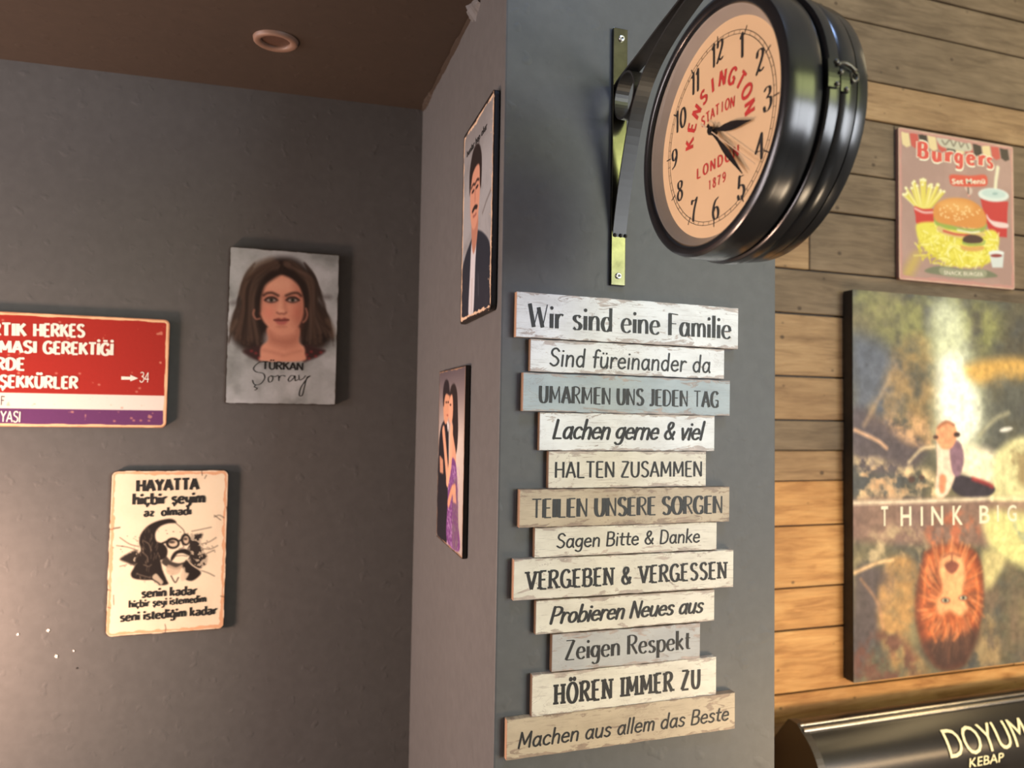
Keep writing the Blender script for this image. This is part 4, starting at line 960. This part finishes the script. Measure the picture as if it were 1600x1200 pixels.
cv.line(U([(.70, .52), (.82, .48), (.95, .45)]), (90, 84, 80), .004, 1.5, .6); cv.line(U([(.60, .80), (.62, .90)]), (90, 92, 100), .003, 1.5, .6); cv.line(U([(.40, .80), (.40, .97)]), (150, 130, 120), .002, 1.2, .8)
cv.border(.0075, (216, 186, 156), .6, .008); cv.border(.0042, (34, 28, 26), .5, .008)
cv.blend(((cv.fbm(50, 2) > .80) & (cv.X > .9 * w_)).astype(float) * .8, (214, 180, 150))
cv.build(sg.root, FR, PRINT, .008)
type_line(sg.root, 'bunlar hep olur', (.14 * w_, .80 * w_, .86 * h_, .895 * h_), FR - .0004, INK, .02)

sg = Wall_sign('couple_sign', 'dark-edged metal sign showing an embracing couple, woman in a purple sequin dress', 'sign', quadx([(688.5, 580), (729, 570.5), (722, 871), (681, 838.5)], XP), 'x', .006, .002)
w_, h_ = sg.w, sg.h
cv = Canvas(sg.w, sg.h, 150, 230, lambda u, v: (u, v), (172, 160, 152), 13)
cv.blend(np.clip(1 - np.hypot((cv.X / w_ - .72), (cv.Y / h_ - .55) * 1.2) * 1.4, 0, 1) * .8, (214, 202, 190)); cv.blend(np.clip((cv.Y / h_ - .62) * 2.2, 0, .85), (66, 58, 66))
cv.poly(U([(.02, .98), (.02, .52), (.08, .36), (.22, .30), (.36, .30), (.44, .42), (.44, .98)]), (28, 26, 34), 2)
cv.poly(U([(.22, .15), (.20, .24), (.26, .31), (.36, .31), (.44, .25), (.44, .15)]), (206, 150, 118), 2); cv.poly(U([(.18, .20), (.17, .11), (.26, .06), (.38, .07), (.44, .13), (.42, .15), (.30, .14), (.24, .17), (.22, .21)]), (34, 26, 30), 2)
cv.poly(U([(.44, .15), (.50, .10), (.62, .09), (.72, .14), (.76, .25), (.78, .36), (.74, .46), (.66, .48), (.60, .44), (.56, .30), (.46, .22)]), (36, 26, 26), 2)
cv.poly(U([(.44, .17), (.54, .15), (.58, .22), (.56, .29), (.48, .31), (.42, .26)]), (216, 160, 130), 2)
cv.poly(U([(.36, .30), (.40, .36), (.42, .32)]), (230, 226, 222), 1.5)
for x, y in ((.31, .19), (.39, .19), (.48, .205)): cv.oval(x * w_, (1 - y) * h_, .03 * w_, .006 * h_, (50, 32, 30), 1.2)
cv.oval(.37 * w_, (1 - .265) * h_, .03 * w_, .005 * h_, (150, 70, 66), 1.2)
cv.poly(U([(.56, .36), (.66, .42), (.72, .48), (.70, .56), (.58, .58), (.54, .48)]), (210, 156, 126), 2)
cv.poly(U([(.54, .52), (.64, .50), (.74, .54), (.80, .66), (.84, .82), (.90, .97), (.44, .97), (.44, .76), (.46, .64)]), (112, 62, 122), 2)
sp_ = cv.fbm(60, 2); dress = np.clip((sp_ - .55) * 8, 0, 1) * ((cv.X > .44 * w_) & (cv.X < .86 * w_) & (cv.Y < .46 * h_)); cv.blend(dress * .7, (178, 140, 186))
cv.poly(U([(.62, .66), (.76, .60), (.82, .70), (.86, .90), (.82, .97), (.66, .97), (.62, .80)]), (110, 96, 96), 3, .8, tex=np.clip(sp_ * 1.6 - .2, 0, 1))
cv.line(U([(.22, .36), (.30, .46), (.42, .62)]), (212, 158, 128), .019, 1.5); cv.line(U([(.42, .64), (.52, .52), (.54, .34)]), (222, 168, 136), .019, 1.5); cv.line(U([(.48, .76), (.60, .68), (.70, .66)]), (206, 150, 120), .014, 1.5)
for k in range(4): cv.line(U([(.10 + .035 * k, .52 + .005 * k), (.12 + .035 * k, .60)]), (206, 150, 120), .006, 1.4); cv.line(U([(.62 + .03 * k, .66), (.66 + .03 * k, .73)]), (214, 160, 128), .005, 1.3)
cv.border(.0030, (150, 120, 96), .8, .002); cv.border(.0016, (50, 40, 36), .6, .002)
cv.build(sg.root, FR, PRINT, .002)

# ------------------------------------------------------------------ signs on the plank wall
YP = DL - 0.024
sg = Wall_sign('burger_sign', 'pink metal sign picturing a burger, chips and red drink cup on the plank wall', 'sign', quad([(1400.5, 201.8), (1579, 226), (1588.5, 452), (1408, 437.5)], YP), 'y', .009, .006, mottled('pink_sign_edge', rgb(150, 112, 100), .5, .1, 40))
vw = sg.view(1380, 180, 4.1367)
cv = Canvas(sg.w, sg.h, 230, 230, vw, (176, 142, 130), 17)
n1 = cv.fbm(6, 4); cv.blend(np.clip((n1 - .45) * 2, 0, .5), (192, 158, 144))
for k in range(12):
    x0 = 110 + k * 58; y0 = 100 + k * 8.2; c = [(206, 84, 74), (238, 216, 160), (46, 38, 34)][(k * 2 + 1) % 3]
    cv.poly([(x0, y0), (x0 + 52, y0 + 7), (x0 + 66, y0 + 98), (x0 + 40, y0 + 108), (x0 + 14, y0 + 88)], c, 1.6, smooth=False)
cv.poly([(355, 130), (520, 150), (570, 190), (560, 235), (440, 220), (365, 195)], (206, 202, 176), 2)
for P in ([(380, 165), (400, 190), (430, 160), (450, 195)], [(455, 200), (480, 160), (500, 205)], [(505, 205), (530, 175), (550, 215)]): cv.line(P, (110, 100, 84), 7, 1.4)
RD = (206, 66, 56)
cv.poly([(438, 385), (560, 392), (650, 385), (672, 410), (665, 455), (600, 462), (565, 465), (560, 520), (545, 520), (540, 466), (450, 455), (430, 425)], (222, 84, 62), 2)
cv.poly([(525, 468), (545, 500), (548, 525), (575, 500), (565, 466)], (214, 190, 172), 1.6); cv.line([(548, 470), (550, 505)], (60, 50, 46), 8, 1.4)
FY, FY2 = (236, 220, 96), (250, 240, 160)
fr = random.Random(5)
for k in range(26):
    a = -1.0 + 2.0 * k / 25; x1 = 262 + 135 * a + fr.uniform(-14, 14); y1 = 430 + 70 * a * a + fr.uniform(-20, 25)
    cv.line([(262 + 40 * a, 600), (x1, y1)], FY if k % 3 else FY2, 15, 1.3); cv.line([(262 + 40 * a + 5, 600), (x1 + 7, y1 + 5)], (200, 180, 60), 3, 1.2, .7); cv.oval(x1, y1, 9, 8, (252, 246, 196), 1.3)
cv.poly([(200, 590), (255, 606), (320, 606), (330, 640), (322, 715), (222, 705), (208, 650)], (206, 44, 40), 1.6); cv.line([(205, 604), (260, 628), (325, 628)], (240, 200, 190), 12, 1.5)
cv.line([(740, 340), (728, 420), (722, 500)], (238, 232, 196), 24, 1.5, smooth=False)
cv.poly([(628, 540), (808, 560), (802, 620), (798, 790), (745, 785), (700, 775), (665, 700), (645, 620)], (200, 40, 44), 1.6, smooth=False); cv.poly([(668, 640), (700, 680), (800, 700), (798, 730), (720, 720), (672, 670)], (240, 214, 206), 1.8)
cv.oval(712, 516, 100, 44, (226, 236, 226), 1.8, rot=.10); cv.oval(714, 508, 78, 28, (200, 222, 214), 2, rot=.10); cv.oval(722, 508, 18, 9, (160, 190, 184), 1.5)
cv.poly([(222, 700), (330, 690), (420, 720), (600, 760), (700, 740), (745, 780), (740, 860), (690, 950), (560, 985), (420, 960), (310, 900), (240, 830), (215, 760)], (236, 224, 84), 3)
for k in range(230):
    x, y = fr.uniform(220, 745), fr.uniform(700, 985)
    if ((x - 480) / 275) ** 2 + ((y - 840) / 150) ** 2 > 1.05: continue
    a = fr.uniform(0, PI); l = fr.uniform(14, 34); cv.line([(x - l * math.cos(a), y - l * math.sin(a)), (x + l * math.cos(a), y + l * math.sin(a))], [(250, 242, 120), (214, 198, 52), (252, 246, 170), (230, 214, 70)][k % 4], 9, 1.2, .85, smooth=False)
cv.poly([(340, 650), (330, 690), (360, 720), (470, 745), (590, 755), (650, 745), (668, 700), (600, 735), (470, 720)], (154, 178, 74), 2)
cv.poly([(360, 715), (420, 745), (540, 770), (640, 762), (655, 780), (560, 800), (420, 780), (350, 745)], (222, 190, 120), 2); cv.line([(390, 748), (470, 770), (560, 775)], (206, 74, 56), 12, 1.5); cv.line([(480, 742), (560, 758), (620, 752)], (240, 236, 210), 10, 1.5)
cv.poly([(520, 790), (560, 772), (610, 778), (645, 800), (630, 825), (560, 830), (515, 818)], (70, 40, 30), 1.8); cv.line([(515, 826), (560, 838), (640, 834), (655, 815)], (150, 176, 80), 12, 1.5)
cv.poly([(500, 842), (560, 850), (640, 846), (650, 865), (600, 880), (520, 872)], (226, 170, 90), 2)
cv.poly([(322, 640), (335, 580), (390, 548), (460, 535), (550, 545), (620, 585), (660, 640), (668, 690), (640, 725), (560, 730), (440, 712), (350, 690)], (222, 146, 66), 2.4)
cv.oval(470, 590, 110, 38, (240, 180, 100), 9, .8, .12)
for k in range(46):
    a, r_ = fr.uniform(0, 2 * PI), math.sqrt(fr.random()); cv.oval(488 + 140 * r_ * math.cos(a), 620 + 58 * r_ * math.sin(a) + 12, 5.5, 4, (252, 222, 160), 1.2)
cv.poly([(682, 885), (780, 885), (772, 985), (705, 985)], (220, 226, 220), 1.6, smooth=False); cv.oval(730, 890, 48, 16, (236, 240, 234), 1.4); cv.oval(730, 908, 38, 11, (150, 50, 48), 1.4)
cv.poly([(270, 1000), (360, 975), (540, 998), (660, 1000), (740, 1040), (660, 1052), (520, 1055), (380, 1035), (290, 1020)], (120, 124, 96), 2)
cv.poly([(375, 985), (520, 1002), (655, 1000), (650, 1050), (500, 1050), (378, 1030)], (160, 160, 130), 1.6)
cv.poly([(235, 880), (260, 880), (190, 1030), (140, 1040), (135, 1000), (190, 900)], (214, 190, 70), 10, .6)
cv.border(.010, (200, 146, 134), .5, .006); cv.border(.003, (222, 186, 160), .9, .006, .8)
cv.build(sg.root, FR, PRINTC, .006, gain=.80)
q = seg(sg, 1380, 180, 4.1367)
RS = mottled('red_sign_lettering', rgb(200, 62, 54), .5, .1, 60); CRM = mottled('pale_lettering', rgb(224, 216, 190), .5, .05, 60)
V, FC = strokes('B', 1, 1)
def letters_px(text, xs, ys, cap, widths, mat, y=-.0008, **st):
    for ch, x, yv, wd_ in zip(text, xs, ys, widths):
        (a, b) = q(x, yv); h = q(x, yv - cap)[1] - b
        lettering(sg.root, ch, (a, q(x + wd_, yv)[0], b, h), y, mat, **st)
wds = [76, 66, 58, 60, 66, 52, 46]
letters_px('Burgers', [218, 312, 396, 456, 532, 612, 666], [270, 292, 298, 306, 314, 322, 336], 98, wds, RS, w=2.9, thin=1.5, serif=1.5, caps=False)
letters_px('Burgers', [213, 307, 391, 451, 527, 607, 661], [274, 296, 302, 310, 318, 326, 340], 106, [w_ + 10 for w_ in wds], CRM, -.0006, w=4.0, thin=2.6, serif=2.0, caps=False)
tl(sg, q, 'Set Menü', 444, 658, 446, 444, 34, CRM, None, .02)
tl(sg, q, 'SNACK BURGER', 392, 645, 1030, 1042, 24, CRM, None)

sg = Wall_sign('canvas_poster', 'large printed canvas lettered THINK BIG, small seated figure above a mirrored lion', 'poster', [Vector((1.3230, 1.398, Z(.3180))), Vector((1.978, 1.398, Z(.3180))), Vector((1.978, 1.398, Z(-.6500))), Vector((1.3230, 1.398, Z(-.6500)))], 'y', .030, .0015)
vw = sg.view(0, 0, 1.0)
cv = Canvas(sg.w, sg.h, 260, 384, vw, (92, 90, 78), 19)
n1 = cv.fbm(7, 5); n2 = cv.fbm(16, 4)
cv.blend(np.clip((n1 - .45) * 2.5, 0, .8), (128, 120, 92)); cv.blend(np.clip((.45 - n1) * 3, 0, .7), (74, 78, 84))
T1 = np.clip(n2 * 2.2 - .5, 0, 1); T2 = np.clip((cv.fbm(22, 4) - .38) * 4, 0, 1)
for P, c, b, a, tx in [
    ([(1332, 455), (1450, 460), (1560, 480), (1560, 540), (1480, 560), (1420, 560), (1350, 500)], (150, 150, 96), 14, .8, T1),
    ([(1600, 460), (1720, 460), (1720, 700), (1600, 690), (1560, 560)], (92, 86, 72), 16, .8, T1),
    ([(1332, 520), (1400, 560), (1400, 640), (1340, 680), (1332, 600)], (96, 102, 116), 14, .9, None),
    ([(1400, 540), (1450, 530), (1480, 640), (1470, 700), (1390, 680), (1350, 660), (1380, 600)], (168, 138, 94), 10, .8, T1),
    ([(1455, 480), (1500, 480), (1520, 560), (1545, 640), (1530, 700), (1500, 720), (1465, 700), (1460, 600)], (216, 222, 190), 16, .85, None),
    ([(1470, 570), (1500, 560), (1530, 640), (1520, 680), (1485, 690), (1468, 640)], (250, 250, 236), 12, .9, None),
    ([(1510, 570), (1600, 560), (1605, 590), (1530, 600)], (226, 178, 96), 8, .85, None),
    ([(1540, 600), (1620, 590), (1640, 680), (1580, 720), (1530, 700)], (96, 98, 92), 12, .8, T1),
    ([(1332, 640), (1380, 655), (1440, 690), (1430, 730), (1370, 740), (1332, 720)], (92, 82, 88), 8, .85, None),
    ([(1380, 650), (1440, 650), (1470, 690), (1440, 700), (1400, 680)], (212, 170, 128), 7, .8, T2),
    ([(1332, 715), (1400, 725), (1460, 740), (1475, 775), (1400, 790), (1332, 780)], (232, 206, 160), 7, .9, T2),
    ([(1350, 735), (1390, 735), (1450, 760), (1400, 775), (1350, 770)], (180, 136, 104), 6, .6, T2),
    ([(1505, 700), (1550, 705), (1580, 740), (1560, 760), (1500, 740)], (246, 234, 204), 8, .95, None),
    ([(1555, 710), (1580, 688), (1620, 680), (1720, 690), (1720, 790), (1560, 790), (1552, 745)], (214, 208, 158), 6, .95, None),
    ([(1580, 700), (1605, 700), (1620, 730), (1600, 760), (1580, 730)], (150, 132, 98), 4, .8, T2),
    ([(1600, 720), (1680, 705), (1700, 780), (1620, 775)], (160, 142, 106), 6, .8, T2),
    ([(1332, 782), (1450, 780), (1560, 778), (1720, 782), (1720, 845), (1332, 845)], (138, 108, 100), 6, .75, None),
    ([(1332, 850), (1400, 820), (1440, 830), (1450, 870), (1400, 890), (1340, 880)], (196, 176, 140), 8, .7, T2),
    ([(1540, 800), (1600, 800), (1720, 800), (1720, 870), (1640, 890), (1580, 880), (1545, 850)], (220, 218, 150), 8, .9, None),
    ([(1585, 815), (1640, 810), (1660, 850), (1610, 860)], (150, 160, 140), 5, .8, T2),
    ([(1335, 900), (1370, 885), (1400, 900), (1390, 940), (1365, 1000), (1335, 1060)], (84, 76, 80), 8, .9, None),
    ([(1390, 870), (1430, 880), (1440, 940), (1420, 1000), (1450, 1050), (1400, 1055), (1370, 960)], (178, 140, 92), 7, .9, T1),
    ([(1340, 1000), (1400, 990), (1440, 1050), (1400, 1070), (1340, 1066)], (104, 70, 62), 7, .8, T2),
    ([(1540, 870), (1600, 880), (1720, 880), (1720, 1000), (1640, 1040), (1540, 1040), (1530, 960)], (112, 98, 84), 9, .9, T1),
    ([(1535, 860), (1570, 870), (1560, 900), (1540, 920)], (206, 196, 140), 6, .8, None),
    ([(1510, 1040), (1530, 990), (1545, 950), (1560, 1000), (1560, 1040)], (160, 140, 104), 6, .7, T2)]: cv.poly(P, c, b, a, tex=tx)
cv.line([(1336, 672), (1370, 688), (1385, 700)], (236, 190, 150), 5, 2, .9); cv.line([(1350, 665), (1380, 610), (1400, 570)], (190, 160, 124), 5, 3, .6); cv.line([(1420, 722), (1440, 702), (1460, 698)], (226, 206, 166), 4, 2, .9); cv.line([(1335, 895), (1370, 880), (1395, 875)], (240, 200, 150), 5, 2, .9); cv.line([(1345, 905), (1370, 940), (1380, 980)], (170, 130, 100), 4, 2, .7)
cv.line([(1530, 680), (1555, 655), (1575, 645)], (190, 184, 150), 5, 3, .7); cv.oval(1572, 671, 10, 3.5, (236, 234, 224), 2, .9, -.2)
# small seated figure
cv.poly([(1485, 740), (1500, 742), (1530, 750), (1554, 762), (1545, 775), (1510, 777), (1488, 765)], (58, 52, 60), 2); cv.line([(1520, 748), (1540, 755), (1550, 760)], (176, 60, 60), 6, 2, .8)
cv.poly([(1464, 690), (1476, 688), (1490, 700), (1496, 730), (1480, 772), (1462, 772), (1464, 730)], (232, 206, 184), 2); cv.poly([(1484, 690), (1500, 692), (1506, 716), (1500, 742), (1488, 738)], (132, 104, 118), 2)
cv.poly([(1468, 744), (1478, 744), (1476, 768), (1468, 768)], (222, 140, 104), 2, .9)
cv.poly([(1463, 684), (1464, 668), (1474, 659), (1486, 660), (1494, 670), (1494, 686), (1486, 700), (1474, 702), (1466, 694)], (222, 158, 118), 2); cv.line([(1466, 668), (1478, 659), (1490, 664)], (160, 100, 74), 4, 1.6, .8); cv.oval(1462, 683, 4, 3, (80, 56, 48), 1.5); cv.oval(1495, 679, 5, 4, (70, 50, 44), 1.5)
cv.oval(1424, 749, 5, 5, (84, 62, 56), 2); cv.oval(1440, 746, 3.5, 4, (84, 62, 56), 2)
cv.line([(1332, 786), (1420, 784), (1550, 779)], (250, 236, 206), 5, 2.5, .85, smooth=False)
cv.line([(1550, 779), (1620, 780), (1720, 782)], (246, 240, 190), 6, 2.5, .8, smooth=False)
# mirrored lion
cv.poly([(1455, 800), (1500, 800), (1530, 830), (1500, 860), (1460, 855), (1445, 830)], (190, 110, 80), 6, .8, tex=T2)
cv.poly([(1440, 880), (1446, 862), (1470, 852), (1500, 850), (1524, 862), (1534, 890), (1536, 940), (1530, 980), (1515, 1020), (1500, 1042), (1470, 1044), (1448, 1022), (1434, 985), (1430, 940)], (112, 56, 40), 4)
cv.poly([(1444, 890), (1452, 866), (1476, 856), (1500, 856), (1520, 870), (1530, 900), (1530, 945), (1520, 980), (1495, 1000), (1460, 1004), (1444, 985), (1437, 940)], (196, 100, 56), 6, .95, tex=np.clip(n2 * 1.8, 0, 1))
cv.poly([(1455, 1000), (1490, 990), (1520, 985), (1510, 1025), (1490, 1042), (1465, 1040)], (66, 44, 40), 6, .9)
lr = random.Random(6)
for k in range(260):
    a = lr.uniform(0, 2 * PI); r0 = lr.uniform(.35, .8); r1 = r0 + lr.uniform(.15, .35); cxl, cyl = 1486, 935
    cv.line([(cxl + 50 * r0 * math.cos(a), cyl + 88 * r0 * math.sin(a)), (cxl + 50 * r1 * math.cos(a + .08), cyl + 96 * r1 * math.sin(a + .08))], [(120, 66, 46), (214, 132, 84), (232, 164, 112), (84, 52, 42), (176, 100, 66)][lr.randrange(5)], lr.uniform(1.5, 3.5), 1.6, .55, smooth=False)
cv.oval(1484, 940, 56, 100, (140, 108, 82), 10, .22)
cv.poly([(1440, 1005), (1490, 996), (1530, 985), (1515, 1030), (1490, 1046), (1460, 1040)], (72, 54, 50), 7, .75)
cv.poly([(1470, 872), (1485, 866), (1502, 872), (1508, 900), (1504, 930), (1512, 950), (1500, 962), (1484, 955), (1470, 960), (1462, 945), (1472, 920), (1468, 895)], (232, 176, 128), 4, .9)
cv.poly([(1476, 882), (1487, 876), (1498, 882), (1494, 892), (1487, 896), (1480, 892)], (122, 70, 60), 2, .9); cv.line([(1487, 876), (1487, 866)], (110, 64, 56), 3, 1.5, .8); cv.line([(1474, 870), (1487, 864), (1500, 869)], (130, 76, 60), 3, 1.8, .8)
for x, y in ((1477, 938), (1505, 934)): cv.oval(x, y, 7.5, 4.5, (120, 74, 58), 2); cv.oval(x, y, 5, 3, (190, 196, 170), 1.5); cv.oval(x, y, 2.2, 2.4, (40, 34, 34), 1.2)
for P in ([(1452, 870), (1446, 900), (1444, 940)], [(1460, 960), (1456, 985), (1462, 1002)], [(1525, 900), (1528, 940), (1520, 970)], [(1495, 965), (1500, 985), (1490, 1000)], [(1475, 965), (1478, 985), (1472, 1000)]): cv.line(P, (236, 140, 84), 4, 2, .6)
tx_ = (cv.fbm(46, 3) - .5)[..., None]; cv.a = cv.a * (1 + .30 * tx_); cv.a = (cv.a - 128) * 1.22 + 120; cv.a = np.clip(cv.a, 18, 255); cv.a += (np.array((168, 158, 140)) - cv.a) * .12  # the last blend paints a pale glare haze over the print
cv.build(sg.root, FR, PRINTC, .0015)
q = seg(sg, 1400, 620, 5.0)
for ch, x0, x1, yb, hh in [('T', -118, -64, 1010, 155), ('H', 34, 118, 1010, 152), ('I', 192, 208, 1008, 150), ('N', 274, 366, 1005, 150), ('K', 440, 520, 1002, 150), ('B', 650, 730, 990, 140), ('I', 788, 800, 975, 128), ('G', 868, 940, 975, 128)]:
    (a, b) = q(x0, yb); h = q(x0, yb - hh)[1] - b
    type_line(sg.root, ch, (a, q(x1, yb)[0], b, b + h), FR - .0005, CRM, .012)

# ------------------------------------------------------------------ kebab counter hood under the poster
hd = empty('counter_hood', (1.10, DL - .012, Z(-1.20)))
tag(hd, 'long black rounded counter hood with chrome trim and DOYUM KEBAP lettering', 'hood')
ho = hd.location
prof = [(1.4325, -.800), (1.402, -.752), (1.3800, -.7240), (1.3590, -.6975), (1.3540, -.6955), (1.3300, -.6955), (1.3230, -.7000), (1.3154, -.7065), (1.3050, -.7125), (1.2953, -.7196), (1.2864, -.7276), (1.2784, -.7365), (1.2713, -.7462), (1.2653, -.7566), (1.2604, -.7676), (1.2565, -.7789), (1.2536, -.7906), (1.2515, -.8024), (1.2503, -.8143), (1.2500, -.90), (1.2500, -1.0), (1.2520, -1.10), (1.27, -1.20), (1.4325, -1.20)]
def extr(name, P, x0, x1, mat, smooth=True, cap=True, parent=hd):
    n = len(P); v = [(x0 - ho.x, y - ho.y, z + H - ho.z) for y, z in P] + [(x1 - ho.x, y - ho.y, z + H - ho.z) for y, z in P]
    f = [(i, (i + 1) % n, n + (i + 1) % n, n + i) for i in range(n)]
    if cap: f += [tuple(range(n))[::-1], tuple(range(n, 2 * n))]
    o = mesh(name, v, f, parent, mat, smooth)
    bm = bmesh.new(); bm.from_mesh(o.data); bmesh.ops.recalc_face_normals(bm, faces=bm.faces[:]); bm.to_mesh(o.data); bm.free()
    if smooth: o.data.set_sharp_from_angle(angle=math.radians(34))
    return o
XH0, XH1 = 1.118, 3.2
front = [(p if i < 9 else p) for i, p in enumerate(prof)]
extr('hood_body', prof, XH0, XH1, HOODM)
def scale_prof(P, k): cyy, czz = 1.34, -.95; return [(cyy + (y - cyy) * k, czz + (z - czz) * k) for y, z in P]
ep = scale_prof(prof, 1.012); ep = [(min(y, 1.4328), z) for y, z in ep]
tag(extr('end_panel', ep, 1.100, XH0 + .0005, HOODT, False), 'matt dark end panel')
for yy, zz, r_ in ((1.3270, -.6965, .0030), (1.3155, -.7035, .0050)):
    P = [(yy + r_ * math.cos(2 * PI * i / 12), zz + r_ * math.sin(2 * PI * i / 12)) for i in range(12)]
    extr('chrome_trim', P, 1.106, XH1, STEEL)
# raised letters lie on the sloping front
def on_front(u, s):
    """u along x, s = distance down the front profile from the trim"""
    P = prof[7:19]; acc = 0
    for (a, b), (c, d) in zip(P, P[1:]):
        L = math.hypot(c - a, d - b)
        if acc + L >= s or (c, d) == P[-1]:
            t = (s - acc) / L; ny, nz = (d - b) / L, -(c - a) / L
            if ny > 0: ny, nz = -ny, -nz
            return (u - ho.x, a + (c - a) * t + ny * .0025 - ho.y, b + (d - b) * t + nz * .0025 + H - ho.z)
        acc += L
def hood_word(text, u0, u1, s_base, hgt, off, slant=0.0):
    V, FC = font_mesh(text, off); A = np.array(V); A[:, 0] += slant * A[:, 1]; cA = np.array(font_mesh('H', off)[0]); c0, c1 = cA[:, 1].min(), cA[:, 1].max()
    lo, hi = A[:, 0].min(), A[:, 0].max()
    # subdivide by slicing so the letters follow the curve
    me = bpy.data.meshes.new('lettering'); me.from_pydata([(a, b, 0) for a, b in A], [], FC)
    bm = bmesh.new(); bm.from_mesh(me)
    for k in range(1, 10):
        yk = c0 + (c1 - c0) * k / 10; bmesh.ops.bisect_plane(bm, geom=bm.verts[:] + bm.edges[:] + bm.faces[:], plane_co=(0, yk, 0), plane_no=(0, 1, 0))
    for v in bm.verts:
        v.co = Vector(on_front(u0 + (v.co.x - lo) / (hi - lo) * (u1 - u0), s_base - (v.co.y - c0) / (c1 - c0) * hgt))
    bm.to_mesh(me); bm.free(); link('lettering', me, hd, LETM)
hood_word('DOYUM', 1.463, 1.712, .098, .058, -.003)
hood_word('KEBAP', 1.512, 1.622, .1235, .0185, .0, .2)

# ------------------------------------------------------------------ recessed downlight in the alcove ceiling
p0 = ray(431, 62); t_ = 1.0
for it in range(30):
    P = p0 * t_; g = ceil_z(P[0], P[1]) - H - P[2]; t_ += g / p0[2]
P = p0 * t_
dl = empty('downlight', (P[0], P[1], P[2] + H))
tag(dl, 'unlit round recessed downlight with a cream ring in the brown ceiling', 'light')
def lathe_z(name, prof_, parent, mat, n=48, cap=False):
    v = []; f = []
    for k, (r, z) in enumerate(prof_):
        for i in range(n): a = 2 * PI * i / n; v.append((r * math.cos(a), r * math.sin(a), z + .07 * r * math.sin(a) + .025 * r * math.cos(a)))
    for k in range(len(prof_) - 1):
        for i in range(n): j = (i + 1) % n; f.append((k * n + i, k * n + j, (k + 1) * n + j, (k + 1) * n + i))
    if cap: f.append(tuple(range((len(prof_) - 1) * n, len(prof_) * n)))
    return mesh(name, v, f, parent, mat, True)
R0 = 0.036
lathe_z('trim_ring', [(R0, -.0002), (R0 - .001, -.0050), (R0 - .004, -.0072), (R0 * .74, -.0062), (R0 * .66, -.0050), (R0 * .64, -.0020), (R0 * .64, -.0005)], dl, RINGM)
lathe_z('lamp_lens', [(R0 * .64, -.0006), (R0 * .3, -.0010), (.001, -.0012)], dl, LENSM, cap=True)
